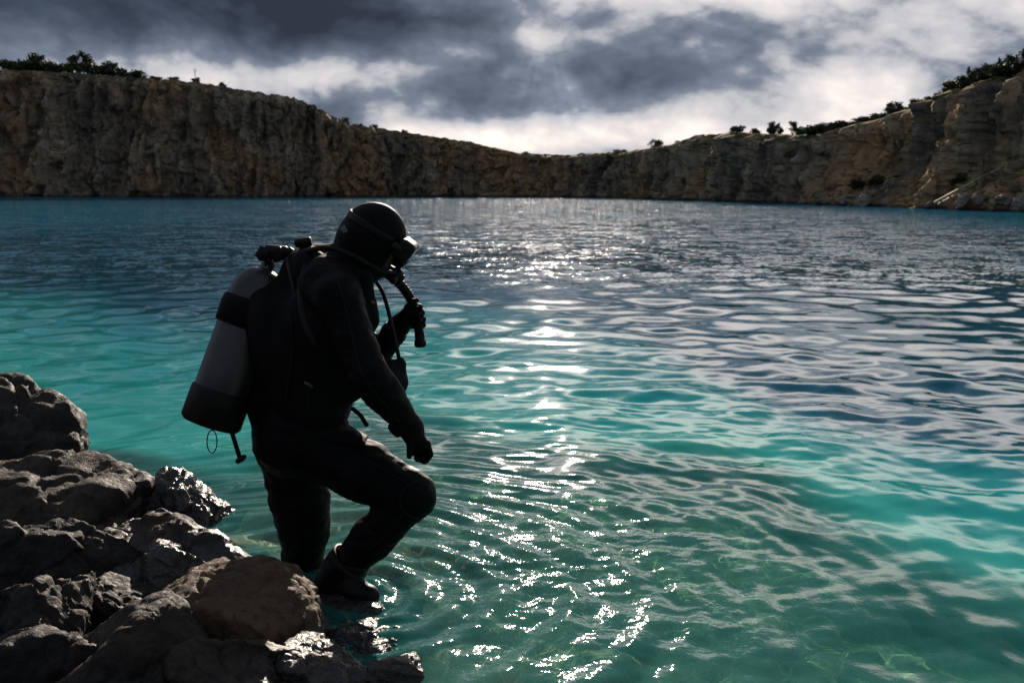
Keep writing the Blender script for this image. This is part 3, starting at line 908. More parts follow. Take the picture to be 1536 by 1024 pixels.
def trunk_mesh(seed, trunk_h, H, W, cl):
    rs = random.Random(seed)
    mb = MB(); r0 = 0.035 * H
    top = Vector((rs.uniform(-.1, .1) * W, rs.uniform(-.1, .1) * W, trunk_h + 0.35 * (H - trunk_h)))
    pts = catmull([Vector((0, 0, -0.6)), Vector((0.02 * W, 0, trunk_h * .5)), top], 5)
    mb.add(tube(pts, [r0 * (1 - 0.6 * i / len(pts)) for i in range(len(pts))], 6))
    for c in cl[:7]:
        p0 = pts[len(pts) // 2 + rs.randint(0, 3)]
        e = Vector(c[:3]); m = (p0 + e) * .5 + Vector((0, 0, -.05 * H))
        q = catmull([p0, m, e], 3)
        mb.add(tube(q, [r0 * .45 * (1 - .75 * i / len(q)) for i in range(len(q))], 6))
    return mesh_from('trunk', mb.v, mb.f)
VAR = {}
def variant(key, *a, mat=M_LEAF, con=False):
    seed, H, W, th, n, leaf = a
    me, cl = crown_mesh(seed, H, W, th, n, leaf, con); me.materials.append(mat)
    tm = trunk_mesh(seed, th, H, W, cl); tm.materials.append(M_BARK)
    VAR[key] = (me, tm)
variant('round', 1, 4.0, 4.4, 0.25, 2200, 0.17)
variant('open', 2, 4.2, 4.4, 0.9, 1200, 0.15, mat=M_LEAF2)
variant('low', 3, 2.4, 4.2, 0.0, 1900, 0.15)
variant('bush', 4, 2.0, 2.6, 0.1, 1000, 0.13, mat=M_LEAF2)
variant('cone', 5, 6.0, 3.0, 0.5, 2000, 0.15, con=True)
variant('tall', 6, 6.0, 5.2, 0.3, 2800, 0.18)

def plant(kind, px_, back, hpx, label, cat, group, wide=1.0, pos=None):
    """hpx: height in photograph pixels"""
    p = pos if pos is not None else rim_at(px_, min(back, 0.8) if px_ > 1000 else back)
    H0 = {'round': 4.0, 'open': 4.2, 'low': 2.4, 'bush': 2.0, 'cone': 6.0, 'tall': 6.0}[kind]
    sc = hpx * 0.92 / FPX * p.y / H0
    root = empty(cat, p); root.rotation_euler[2] = (px_ * 1.37) % 6.28
    root.scale = (sc * wide, sc * wide, sc)
    cm, tm = VAR[kind]
    for nm, me in (('trunk' if cat == 'tree' else 'stem', tm), ('crown' if cat == 'tree' else 'foliage', cm)):
        o = D.objects.new(nm, me); COL.objects.link(o); o.parent = root
    tag(root, label, cat, group)
LR = 'trees on the left cliff rim'; RR = 'trees on the right cliff rim'; SL = 'shrubs along the cliff tops'
plant('low', 20, 3, 24, 'low dark tree at the very left end of the left cliff rim', 'tree', LR, 1.3)
plant('round', 62, 3, 34, 'dark round tree second from the left end of the left rim', 'tree', LR, 1.25)
plant('low', 90, 4, 26, 'low spreading tree filling the gap before the largest left rim tree', 'tree', LR, 1.3)
plant('tall', 122, 3, 40, 'largest dark tree of the clump on the left cliff rim', 'tree', LR, 1.25)
plant('round', 172, 3, 30, 'round dark tree just right of the largest left rim tree', 'tree', LR, 1.2)
plant('low', 198, 3, 20, 'low dark tree closing the right end of the left rim clump', 'tree', LR, 1.4)
for px_, k_, h_, w_, lb in ((36, 'low', 20, 1.6, 'low scrub between the end tree and the round tree on the left rim'),
        (148, 'low', 24, 1.5, 'low scrub between the largest left tree and its right neighbour'),
        (1228, 'bush', 20, 1.6, 'scrubby bush inside the dense right rim row, after its leftmost tree'),
        (1254, 'low', 17, 1.5, 'low scrub in the dense right rim row, just past the rounded tree'),
        (1284, 'bush', 16, 1.7, 'olive scrub near the right end of the dense rim row'),
        (1322, 'low', 15, 1.6, 'low scrub at the left foot of the wide dark tree'),
        (1366, 'low', 17, 1.6, 'low scrub at the right foot of the wide dark tree'),
        (1408, 'low', 18, 1.6, 'low scrub just below the pine slope on the right rim'),
        (1422, 'low', 20, 1.6, 'low scrub at the left foot of the round tree below the pines'),
        (1443, 'low', 24, 1.6, 'dense scrub between the round tree and the first pointed pine'),
        (1463, 'low', 24, 1.6, 'dense scrub between the first pointed pine and the broad tree'),
        (1485, 'low', 26, 1.6, 'dense scrub between the broad tree and the second pointed pine'),
        (1505, 'low', 26, 1.6, 'dense scrub just right of the second pointed pine'),
        (1524, 'low', 28, 1.6, 'dense scrub at the left foot of the tallest pine'),
        (1050, 'bush', 8, 2.0, 'thin tuft of scrub between the lone far tree and the crest'),
        (1020, 'bush', 8, 2.0, 'thin tuft of scrub close right of the lone far tree'),
        (232, 'bush', 9, 2.0, 'small tuft of scrub right of the left rim clump'),
        (262, 'bush', 8, 2.0, 'small tuft of scrub just left of the mast')):
    plant(k_, px_, 2.5, h_, lb, 'shrub', SL, w_)
plant('bush', 294, 2, 12, 'small bush at the foot of the thin mast', 'shrub', SL)
plant('bush', 334, 2, 10, 'small lone bush right of the mast on the left rim', 'shrub', SL)
plant('round', 514, 5, 17, 'first dark bush of the row where the left cliff steps down', 'shrub', SL, 1.2)
plant('low', 536, 5, 13, 'low bush in the middle of the row where the left cliff steps down', 'shrub', SL)
plant('round', 560, 5, 13, 'last rounded bush of the row where the left cliff steps down', 'shrub', SL, 1.2)
plant('bush', 608, 3, 9, 'tiny bush alone on the falling rim past the stepped row', 'shrub', SL)
plant('bush', 788, 3, 7, 'tiny shrub at the low point left of the far rim', 'shrub', SL, 1.5)
plant('bush', 872, 3, 7, 'tiny shrub midway along the lowest far rim', 'shrub', SL, 1.5)
plant('low', 930, 3, 10, 'spreading shrub left of the lone far tree', 'shrub', SL, 1.6)
plant('open', 984, 3, 24, 'lone round tree standing where the far rim starts to rise', 'tree', RR, 1.1)
plant('low', 1106, 3, 14, 'low bush at the crest where the right rim levels out', 'shrub', SL, 1.2)
plant('bush', 1131, 3, 11, 'small bush between the levelled crest and the dark round tree', 'shrub', SL, 1.2)
plant('round', 1162, 3, 25, 'dark round tree beside the thin open tree on the right rim', 'tree', RR)
plant('open', 1189, 5, 26, 'thin open crowned tree right of the dark round tree', 'tree', RR, 0.8)
plant('low', 1215, 3, 22, 'leftmost low tree of the dense dark row on the right rim', 'tree', RR, 1.4)
plant('round', 1240, 4, 22, 'rounded tree in the dense row, next to its leftmost tree', 'tree', RR, 1.1)
plant('low', 1268, 4, 19, 'low broad tree in the middle of the dense right rim row', 'tree', RR, 1.3)
plant('low', 1300, 4, 16, 'low tree ending the dense row below the wide dark tree', 'tree', RR, 1.3)
plant('round', 1344, 4, 26, 'wide dark tree standing out above the rising right rim', 'tree', RR, 1.2)
plant('low', 1385, 4, 20, 'low dark tree on the slope between wide tree and pines', 'tree', RR, 1.4)
for px_, back, hp, kind, lb in (
    (1432, 3, 26, 'round', 'round dark tree at the foot of the pine slope on the right'),
    (1452, 6, 30, 'cone', 'first pointed pine up the right slope'),
    (1474, 3, 38, 'tall', 'broad dark tree beside the first pointed pine'),
    (1496, 8, 34, 'cone', 'second pointed pine, behind the broad dark tree'),
    (1514, 3, 38, 'tall', 'bushy dark tree left of the tall edge pine'),
    (1534, 5, 42, 'cone', 'tallest pine at the right edge of the slope'),
    (1552, 3, 40, 'tall', 'bushy tree just past the tallest pine at the right edge')):
    plant(kind, px_, back, hp, lb, 'tree', 'trees on the steep right slope', 1.35 if kind != 'cone' else 1.5)
plant('bush', 1290, 0, 20, 'green shrub growing on the talus left of the rock buttress', 'shrub', 'shrubs on the right bank', 1.2, pos=face_at(1286, 0.28))
plant('bush', 1312, 0, 22, 'green shrub growing on the talus nearest the rock buttress', 'shrub', 'shrubs on the right bank', 1.1, pos=face_at(1314, 0.30))
plant('bush', 1436, 0, 20, 'dark shrub on the bank above the wooden rails', 'shrub', 'shrubs on the right bank', 1.2, pos=face_at(1438, 0.28))

# thin mast on the left rim
pm = rim_at(294, 1.5)
mb = MB(); hm = 22 / FPX * pm.y
mb.add(tube([Vector((0, 0, -0.4)), Vector((0, 0, hm * .6)), Vector((0, 0, hm))], [0.06, 0.05, 0.03], 8))
mast = empty('mast', pm); tag(mast, 'thin grey mast rising alone from the left cliff rim', 'mast')
M_STEEL = simple('weathered_steel', (0.12, 0.12, 0.13), 0.6, 0.6, 8, 0.002)
mo = mb.build('pole', M_STEEL, mast); mo.matrix_parent_inverse = Matrix()
mb = MB()
mb.add(tube([Vector((-0.35, 0, hm * .86)), Vector((0, 0, hm * .87)), Vector((0.35, 0, hm * .86))], 0.035, 6))
mo = mb.build('crossbar', M_STEEL, mast); mo.matrix_parent_inverse = Matrix()
mb = MB()
mb.add(tube([Vector((-0.22, 0, hm * .74)), Vector((0, 0, hm * .75)), Vector((0.22, 0, hm * .74))], 0.035, 6))
mo = mb.build('crossbar', M_STEEL, mast); mo.matrix_parent_inverse = Matrix()

# ------------------------------------------------------------------ boulders under the right bank
M_BOULDER = rock_mat('bank_limestone', (0.14, 0.125, 0.11), (0.33, 0.29, 0.24), (0.26, 0.19, 0.12), wet_z=0.15, scale=0.35, bscale=2.5)
BK = [(1204, 305, 0.9, 'low pale block at the left foot of the talus'), (1232, 304, 1.2, 'pale boulder on the talus foot, second from its left end'),
      (1262, 305, 1.1, 'tilted pale boulder in the middle of the talus foot'), (1296, 304, 1.3, 'wide pale boulder at the right of the talus foot'),
      (1392, 309, 0.7, 'small boulder where the wooden rails reach the water'),
      (1446, 306, 1.25, 'round grey boulder just right of the lower rail end'), (1470, 297, 1.0, 'upright pale boulder behind the round grey one'),
      (1487, 307, 0.8, 'small brown boulder between two larger ones by the water'), (1506, 301, 1.15, 'large pale boulder second from the right edge bank'),
      (1532, 308, 1.3, 'dark broad boulder at the right edge of the bank')]
for i, (x_, y_, r_, lb) in enumerate(BK):
    b0 = np.interp(x_, [c[0] for c in CL], [c[1] for c in CL])
    Yd = PZ(x_, b0, 0).y - 0.2
    o = rock(x_, y_, Yd, (r_ * 0.55, r_ * 0.5, r_ * 0.36), 100 + i, (0.3 * i, 0.2 * i, 0.7 * i), M_BOULDER, lb, group='boulders under the right bank', sub=5, rough=0.13, sharp=22, nplanes=11)

# pale timber rails slanting down the right bank
M_TIMBER = simple('pale_timber', (0.48, 0.40, 0.26), 0.75, 0, 20, 0.004)
def rails():
    Yr = PZ(1405, 314.5, 0).y - 0.6
    root = empty('timber_ramp', P(1404, 304, Yr))
    tag(root, 'pale weathered timber rails slanting down the rocky right bank to the water', 'timber ramp')
    def beam(a, b, w):
        a, b = Vector(a), Vector(b); t = (b - a).normalized(); n = t.cross(Vector((0, 1, 0))).normalized(); u = Vector((0, 1, 0))
        V = [p + n * s1 * w + u * s2 * w * 1.2 for p in (a, b) for s1, s2 in ((-1, -1), (1, -1), (1, 1), (-1, 1))]
        F = [(0, 1, 2, 3), (7, 6, 5, 4)] + [(i, i + 4, (i + 1) % 4 + 4, (i + 1) % 4) for i in range(4)]
        return V, F
    A = lambda x_, y_, dy=0: P(x_, y_, Yr + dy)
    MB().add(beam(A(1402, 304, .0), A(1482, 261, 1.0), 0.075)).build('beam', M_TIMBER, root, False)
    MB().add(beam(A(1408, 306.5, .5), A(1484, 265.5, 1.5), 0.075)).build('beam', M_TIMBER, root, False)
    MB().add(beam(A(1486, 259, 1.1), A(1560, 222, 2.0), 0.05)).build('handrail', M_TIMBER, root, False)
    for k in range(6):
        t = 0.08 + k * 0.17
        a = A(1402, 304, .0).lerp(A(1482, 261, 1.0), t); b = A(1408, 306.5, .5).lerp(A(1484, 265.5, 1.5), t)
        MB().add(beam(a + (a - b).normalized() * .1, b + (b - a).normalized() * .1, 0.05)).build('rung', M_TIMBER, root, False)
    for x_, y_, d in ((1440, 284, .5), (1470, 268, .9), (1520, 243, 1.5)):
        p = A(x_, y_, d)
        MB().add(beam(p + Vector((0, 0, -.06)), p + Vector((0.02, 0, -1.3)), 0.06)).build('post', M_TIMBER, root, False)
rails()

# ------------------------------------------------------------------ the diver
M_NEO = simple('black_neoprene', (0.002, 0.002, 0.0026), 0.6, 0, 160, 0.0006, spec=0.12)
M_VEST = simple('black_nylon', (0.0035, 0.0035, 0.0045), 0.7, 0, 220, 0.0006, spec=0.12)
M_RUB = simple('black_rubber', (0.005, 0.005, 0.005), 0.5, 0, 90, 0.0004, spec=0.2)
M_SKIN = simple('skin', (0.16, 0.09, 0.06), 0.5, 0, 120, 0.0003, 0.12)
M_LENS = simple('dark_glass', (0.01, 0.012, 0.014), 0.08, 0, 10, 0.0, spec=0.6)
M_TANK = simple('grey_tank_paint', (0.040, 0.041, 0.042), 0.36, 0.5, 18, 0.0010, 0.6)
M_SEAM = simple('glossy_seam_tape', (0.005, 0.005, 0.006), 0.5, 0, 60, 0.0003, spec=0.18)
M_WEB = simple('webbing', (0.006, 0.006, 0.007), 0.55, 0, 300, 0.0008, spec=0.25)
M_CHROME = simple('dull_chrome', (0.10, 0.10, 0.10), 0.4, 0.8, 40, 0.0003)
M_TAG = simple('pale_logo_patch', (0.12, 0.12, 0.12), 0.6)
PW = 0.00242
HF = Vector((0.79, 0, -0.613)); HU = Vector((0.613, 0, 0.79)); HL = Vector((0, 1, 0))
HC = P(561, 355, 3.58)
def H3(f, l, u): return HC + HF * f + HL * l + HU * u
AX = (HF, HL, HU)

def finger(F, pts, r):
    for i in range(len(pts) - 1):
        F.cone(pts[i], pts[i + 1], r * (1 - .09 * i), r * (1 - .09 * (i + 1)), 0.006)

def build_diver():
    root = empty('person', Vector((LEG.x, LEG.y, -0.5)))
    tag(root, 'diver in black suit, hood and mask stepping off the rocks into the lake', 'person')
    lo = Vector((-1.12, 3.02, -0.62)); hi = Vector((-0.1, 4.12, 1.56))
    F = Field(lo, hi, 0.0055)
    Yc = 3.58
    # torso
    for dy in (-0.065, 0.065):
        F.cone(P(452, 645, Yc + dy), P(474, 570, Yc + dy), .128, .122, 0.05)
        F.cone(P(474, 570, Yc + dy), P(492, 478, Yc + dy * 1.3), .122, .138, 0.05)
        F.cone(P(492, 478, Yc + dy * 1.3), P(500, 430, Yc + dy * 1.5), .138, .105, 0.05)
    F.ell(P(440, 652, Yc), ((1, 0, 0), (0, 1, 0), (0, 0, 1)), (.148, .175, .15), 0.05)
    F.cone(P(488, 425, Yc - .17), P(500, 418, Yc + .17), .085, .085, 0.06)
    # neck and head
    F.cone(P(518, 415, Yc), H3(-.03, 0, -.06), .078, .064, 0.04)
    F.ell(H3(-.005, 0, .008), AX, (.103, .083, .101), 0.02)
    F.ell(H3(.045, 0, -.075), AX, (.062, .056, .055), 0.03)
    F.ell(H3(.075, 0, .012), AX, (.036, .06, .05), 0.02)
    F.cone(H3(.098, 0, .02), H3(.118, 0, -.022), .010, .015, 0.012)            # nose
    F.ell(H3(.100, 0, -.055), AX, (.012, .026, .009), 0.008)                    # lips
    F.ell(H3(.098, 0, -.069), AX, (.012, .022, .009), 0.008)
    for s in (-1, 1):
        F.ell(H3(-.005, s * .084, -.012), AX, (.018, .010, .030), 0.008)       # ears under the hood
        F.ell(H3(.098, s * .032, .020), AX, (.008, .013, .008), 0.004)         # eyes behind the mask
    # near arm hanging forward
    sh, el, wr = P(506, 446, 3.345), P(553, 562, 3.26), P(616, 641, 3.33)
    F.cone(P(500, 440, 3.46), sh, .085, .076, 0.05)
    F.cone(sh, el, .076, .064, 0.035)
    mid = el.lerp(wr, .35)
    F.cone(el, mid, .064, .062, 0.03); F.cone(mid, wr, .062, .042, 0.02)
    # near hand: palm, four curled fingers, thumb
    px_ = P(627, 664, 3.335)
    F.cone(wr, P(622, 657, 3.333), .034, .034, 0.02)
    F.cone(P(622, 657, 3.31), P(636, 668, 3.30), .030, .026, 0.02)
    F.cone(P(621, 668, 3.31), P(626, 680, 3.32), .022, .018, 0.02)
    F.cone(P(622, 657, 3.36), P(635, 668, 3.37), .030, .026, 0.02)
    for i, (yy, ln) in enumerate(((3.292, .92), (3.318, 1.0), (3.344, .96), (3.368, .8))):
        k = P(639, 670, yy); a = P(643.5 - i * .6, 681, yy); b = P(638 - i, 681 + 9 * ln, yy + .003); c = P(627 - i, 680 + 9 * ln, yy + .004)
        finger(F, [k, a, b, c], .0142 - (.0014 if i == 3 else 0))
    finger(F, [P(617, 660, 3.30), P(616, 670, 3.282), P(616, 678, 3.282), P(614, 685, 3.288)], .0145)
    # far arm raised, fist round the inflator
    sh, el, wr = P(512, 446, 3.80), P(556, 545, 3.86), P(596, 492, 3.78)
    F.cone(P(500, 440, 3.70), sh, .085, .074, 0.05)
    F.cone(sh, el, .072, .058, 0.035); F.cone(el, wr, .062, .042, 0.025)
    F.cone(wr, P(606, 479, 3.775), .036, .036, 0.02)
    F.cone(P(606, 476, 3.745), P(616, 462, 3.745), .026, .022, 0.015)
    F.cone(P(606, 478, 3.79), P(620, 480, 3.79), .028, .024, 0.015)
    for i, (py_, xx) in enumerate(((458, 620), (468, 623), (478, 625), (487, 625))):
        a = P(xx - 9, py_ + 2, 3.795); b = P(xx + 3, py_, 3.785); c = P(xx + 10, py_ + 1, 3.755); d = P(xx + 4, py_ + 3, 3.728); e = P(xx - 6, py_ + 4, 3.725)
        finger(F, [a, b, c, d, e], .0118 - (.0012 if i == 3 else 0))
    finger(F, [P(606, 470, 3.745), P(611, 459, 3.725), P(618, 452, 3.722), P(626, 450, 3.730)], .0130)
    # bent near leg, boot on the rock
    F.cone(P(460, 662, 3.50), P(545, 706, 3.47), .118, .103, 0.06)
    F.cone(P(545, 706, 3.47), P(618, 741, 3.44), .103, .081, 0.04)
    an = P(514, 852, 3.47)
    F.cone(P(618, 743, 3.44), P(560, 806, 3.455), .081, .076, 0.03)
    F.cone(P(560, 806, 3.455), an, .076, .060, 0.03)
    F.cone(an, P(496, 877, 3.47), .058, .050, 0.03)
    F.cone(P(497, 880, 3.47), P(530, 886, 3.42), .048, .046, 0.03)
    F.cone(P(530, 886, 3.42), P(551, 892, 3.40), .044, .034, 0.02)
    # standing far leg going down into the water
    F.cone(P(436, 672, 3.65), P(450, 752, 3.67), .122, .108, 0.06)
    F.cone(P(450, 752, 3.67), P(456, 790, 3.68), .108, .094, 0.03)
    F.cone(P(456, 790, 3.68), P(452, 905, 3.72), .094, .062, 0.03)
    F.cone(P(450, 915, 3.72), P(500, 930, 3.66), .055, .042, 0.03)
    F.noise((13, 13, 22), .0055, 3)
    body_g = F.g.copy()
    def on_skin(px_, py_, field, lift=.002):
        d = ray(px_, py_); o_ = Vector((0, 0, CAM_H))
        ys = np.arange(3.06, 4.0, .002)
        pts = np.array(o_)[None] + np.array(d)[None] * (ys / d.y)[:, None]
        ix = np.clip(np.round((pts - field.lo) / field.vox).astype(int), 0, field.n - 1)
        v = field.g[ix[:, 0], ix[:, 1], ix[:, 2]]
        h = np.argmax(v < 0)
        if not (v < 0).any(): return None
        return Vector(pts[h]) - Vector(d) * (lift / d.y)
    def piping(pts, field, r_, nm, par, mt, flat=None):
        q = [on_skin(a, b, field) for a, b in pts]
        q = [p for p in q if p is not None]
        q = [sum((q[min(max(i + k, 0), len(q) - 1)] for k in (-1, 0, 1)), Vector()) / 3 for i in range(len(q))]
        return MB().add(tube(catmull(q, 5), r_, 8, flat)).build(nm, mt, par)
    def path(ctrl, n=7):
        c = catmull([Vector((a, b, 0)) for a, b in ctrl], n)
        return [(p.x, p.y) for p in c]
    me = F.mesh('body')
    me.materials.append(M_NEO); me.materials.append(M_SKIN)
    cen = np.empty(len(me.polygons) * 3, np.float32); me.polygons.foreach_get('center', cen); cen = cen.reshape(-1, 3)
    rel = cen - np.array(HC)
    f_ = rel @ np.array(HF); u_ = rel @ np.array(HU); l_ = rel[:, 1]
    face = (f_ > .075) & (u_ < .055) & (u_ > -.10) & (np.abs(l_) < .06)
    me.polygons.foreach_set('material_index', face.astype(np.int32))
    link('body', me, None, root)
    piping(path([(452, 650), (500, 668), (548, 690), (596, 716), (630, 738)]), F, .0030, 'leg_seam', root, M_SEAM)
    piping(path([(604, 770), (578, 800), (552, 826)]), F, .0030, 'leg_seam', root, M_SEAM)
    piping(path([(630, 722), (612, 728), (600, 744), (604, 764), (622, 776), (640, 766)]), F, .0042, 'knee_pad_edge', root, M_SEAM)
    piping(path([(506, 420), (520, 470), (532, 520), (546, 566), (575, 604), (600, 634)]), F, .0030, 'arm_seam', root, M_SEAM)

    # hood
    G = Field(HC - Vector((.2, .17, .24)), HC + Vector((.2, .17, .2)), 0.005)
    G.ell(H3(-.005, 0, .008), AX, (.115, .094, .113), 0)
    G.ell(H3(.045, 0, -.078), AX, (.070, .068, .066), 0.04)
    G.cone(P(520, 412, Yc), H3(-.03, 0, -.06), .090, .078, 0.05)
    G.box(H3(.16, 0, -.012), AX, (.075, .062, .068), .03, sub=True)
    G.halfspace(P(522, 405, Yc), P(500, 440, Yc) - P(522, 405, Yc))
    hood = link('hood', G.mesh('hood'), M_NEO, root)
    V, Fc = tube(catmull([P(513.5, 340, 3.47), P(515.5, 344.5, 3.466), P(518, 349, 3.466)], 3), .010, 8, .35)
    MB().add((V, Fc)).build('logo_patch', M_TAG, hood)

    # mask: skirted frame, lens, strap
    G = Field(HC - Vector((.12, .15, .2)), HC + Vector((.26, .15, .14)), 0.0045)
    G.box(H3(.118, 0, .030), AX, (.034, .084, .041), .022, 0)
    G.box(H3(.122, 0, -.012), AX, (.026, .028, .026), .018, .02)
    G.box(H3(.158, 0, .032), AX, (.012, .068, .028), .01, sub=True)
    mk = link('diving_mask', G.mesh('diving_mask'), M_RUB, root)
    me = D.meshes.new('lens'); bm = bmesh.new(); bmesh.ops.create_cube(bm, size=1)
    bmesh.ops.bevel(bm, geom=bm.edges[:], offset=.12, segments=3, affect='EDGES')
    mat = Matrix((HF, HL, HU)).transposed().to_4x4()
    bm.transform(Matrix.Translation(H3(.148, 0, .032)) @ mat @ Matrix.Diagonal((.004, .134, .055, 1))); bm.to_mesh(me); bm.free()
    link('lens', me, M_LENS, mk)
    ring = []
    for k in range(25):
        a = -2.2 + 4.4 * k / 24
        ring.append(H3(-.002 - .119 * math.cos(a) , .099 * math.sin(a), .028 - .012 * math.cos(a)))
    MB().add(tube(ring, .013, 10, .3)).build('strap', M_RUB, mk)
    for s in (-1, 1):
        MB().add(tube([H3(.075, s * .100, .03), H3(.095, s * .1, .03), H3(.11, s * .094, .03)], [.012, .013, .010], 10)).build('buckle', M_RUB, mk)

    # buoyancy vest
    G = Field(Vector((-1.08, 3.2, .45)), Vector((-.3, 3.97, 1.42)), 0.007)
    for dy in (-.08, .08):
        G.cone(P(468, 598, Yc + dy), P(492, 480, Yc + dy * 1.2), .145, .160, .05)
        G.cone(P(492, 480, Yc + dy * 1.2), P(497, 436, Yc + dy * 1.2), .160, .112, .05)
    G.cone(P(464, 398, 3.48), P(464, 398, 3.68), .060, .060, .04)
    G.cone(P(464, 398, Yc), P(505, 390, Yc), .066, .062, .04)
    G.cone(P(448, 415, Yc), P(430, 470, Yc), .07, .10, .05)                 # padded shoulder yoke
    for y_ in (3.46, 3.70):
        for a, b in (((455, 412), (500, 392)), ((500, 392), (545, 420)), ((545, 420), (556, 480))):
            G.cone(P(*a, y_), P(*b, y_), .032, .032, .02)
    G.ell(P(524, 560, 3.47), ((1, 0, 0), (0, 1, 0), (0, 0, 1)), (.075, .07, .10), .03)   # pockets
    G.ell(P(524, 560, 3.69), ((1, 0, 0), (0, 1, 0), (0, 0, 1)), (.075, .07, .10), .03)
    G.ell(P(434, 535, Yc), ((.94, 0, .34), (0, 1, 0), (-.34, 0, .94)), (.125, .20, .29), .05)       # air cell behind
    G.cone(P(506, 446, 3.30), P(530, 520, 3.18), .080, .075, 0, sub=True)          # arm holes
    G.cone(P(512, 446, 3.86), P(540, 520, 3.98), .080, .075, 0, sub=True)
    G.halfspace(P(470, 640, Yc), P(470, 632, Yc) - P(486, 480, Yc))
    G.cone(P(410, 600, Yc), P(412, 640, Yc), .105, .085, .05)
    G.noise((9, 9, 7), .006, 3)
    vest = link('buoyancy_vest', G.mesh('buoyancy_vest'), M_VEST, root)
    piping(path([(436, 470), (438, 530), (430, 590), (424, 622)]), G, .0050, 'vest_seam', vest, M_SEAM)
    piping(path([(470, 560), (462, 590), (468, 618), (500, 622)]), G, .0040, 'pocket_edge', vest, M_SEAM)
    piping(path([(462, 395), (452, 430), (456, 480), (474, 520)]), G, .013, 'shoulder_strap', vest, M_WEB, .35)
    W = Field(lo, hi, 0.0055); W.g = F.g - np.float32(.010)
    pn = (P(492, 480, Yc) - P(462, 626, Yc)).normalized()
    W.halfspace(P(462, 620, Yc) + pn * .028, pn); W.halfspace(P(462, 620, Yc) - pn * .028, -pn)
    W.halfspace(P(556, 620, Yc), (1, 0, 0))
    W.cone(P(553, 562, 3.26), P(616, 641, 3.33), .080, .070, 0, sub=True)
    link('waist_strap', W.mesh('waist_strap'), M_VEST, vest)
    MB().add(tube(catmull([P(528, 612, 3.40), P(540, 622, 3.39), P(546, 631, 3.39), P(551, 639, 3.39)], 4), .008, 8)).build('strap_end', M_VEST, vest)
    for (x_, y_, yd) in ((556, 452, 3.44), (463, 577, 3.33)):
        MB().add(tube(catmull([P(x_ - 6, y_ - 3, yd), P(x_, y_, yd - .004), P(x_ + 6, y_ + 4, yd)], 3), .007, 8, .5)).build('buckle', M_CHROME, vest)
    # corrugated inflator hose from the shoulder through the fist
    hp = catmull([P(540, 402, 3.69), P(566, 405, 3.72), P(590, 417, 3.74), P(608, 436, 3.752), P(619, 456, 3.756), P(626, 482, 3.757), P(629, 500, 3.757)], 14)
    rad = [.0185 + .0022 * math.cos(i * 2.1) for i in range(len(hp))]
    inf = MB().add(tube(hp, rad, 14)).build('inflator_hose', M_RUB, vest)
    tip = lathe(P(629, 498, 3.757), P(631, 522, 3.757) - P(629, 498, 3.757), [(0, .001), (0, .017), (.012, .019), (.03, .019), (.036, .023), (.052, .023), (.058, .016), (.058, .001)], 18)
    MB().add(tip).build('mouthpiece', M_RUB, inf)

    # cuffs and boots
    def ring_at(p, q, r, w, nm, flare=1.06):
        ax_ = (q - p).normalized()
        MB().add(lathe(p, ax_, [(-w, r * .9), (-w, r), (-w * .5, r * flare), (w * .5, r * flare), (w, r), (w, r * .9)], 28)).build(nm, M_NEO, root)
    ring_at(P(603, 635, 3.322), P(613, 646, 3.33), .046, .02, 'glove_cuff')
    ring_at(P(590, 500, 3.79), P(600, 487, 3.78), .048, .02, 'glove_cuff')
    G = Field(P(500, 870, 3.45) - Vector((.2, .2, .16)), P(500, 870, 3.45) + Vector((.25, .2, .25)), 0.0055)
    G.cone(P(527, 838, 3.465), P(512, 854, 3.47), .074, .068, .02)
    G.cone(P(512, 854, 3.47), P(494, 878, 3.47), .066, .058, .03)
    G.cone(P(494, 881, 3.47), P(530, 887, 3.42), .055, .054, .03)
    G.cone(P(530, 887, 3.42), P(553, 893, 3.40), .051, .040, .02)
    c = P(527, 838, 3.465)
    G.halfspace(c, (0.30, 0, 1.0))
    bt = link('boot', G.mesh('boot'), M_RUB, root)
    MB().add(lathe(P(521, 845, 3.467), P(560, 806, 3.455) - an, [(-.02, .070), (-.018, .077), (.018, .080), (.02, .072)], 28)).build('ankle_strap', M_RUB, bt)
    ring_at(P(607, 755, 3.442), P(560, 806, 3.455), .083, .012, 'knee_seam', 1.01)

    # ---------------- scuba set
    ax_ = (P(384, 452, 3.585) - P(320, 628, 3.50)).normalized()
    tb = P(316, 634, 3.50)
    tank = empty('scuba_tank', tb)
    tag(tank, 'grey steel diving cylinder with black band and base strapped to the diver back', 'diving tank')
    L = (P(384, 452, 3.585) - tb).length
    r = .101
    prof = [(.02, .02), (.02, r)] + [(L * t, r) for t in (.2, .5, .8, 1.0)]
    for k in range(1, 13):
        a = math.pi / 2 * k / 12
        prof.append((L + .125 * math.sin(a), max(.024, r * math.cos(a) ** .8)))
    prof += [(L + .14, .024), (L + .14, .001)]
    MB().add(lathe(tb, ax_, prof, 48)).build('cylinder', M_TANK, tank)
    MB().add(lathe(tb, ax_, [(-.012, .001), (-.012, .075), (-.008, .098), (.005, r + .008), (.11, r + .008), (.122, r + .006), (.125, r + .001)], 48)).build('base_boot', M_RUB, tank)
    MB().add(lathe(tb, ax_, [(L - .105, r + .001), (L - .103, r + .010), (L - .03, r + .012), (L - .002, r + .009), (L, r + .001)], 48)).build('cam_band', M_VEST, tank)
    t0 = tb + ax_ * (L + .12)
    val = MB().add(lathe(t0, ax_, [(0, .026), (.03, .026), (.034, .020), (.075, .020), (.078, .001)], 20)).build('valve', M_CHROME, tank)
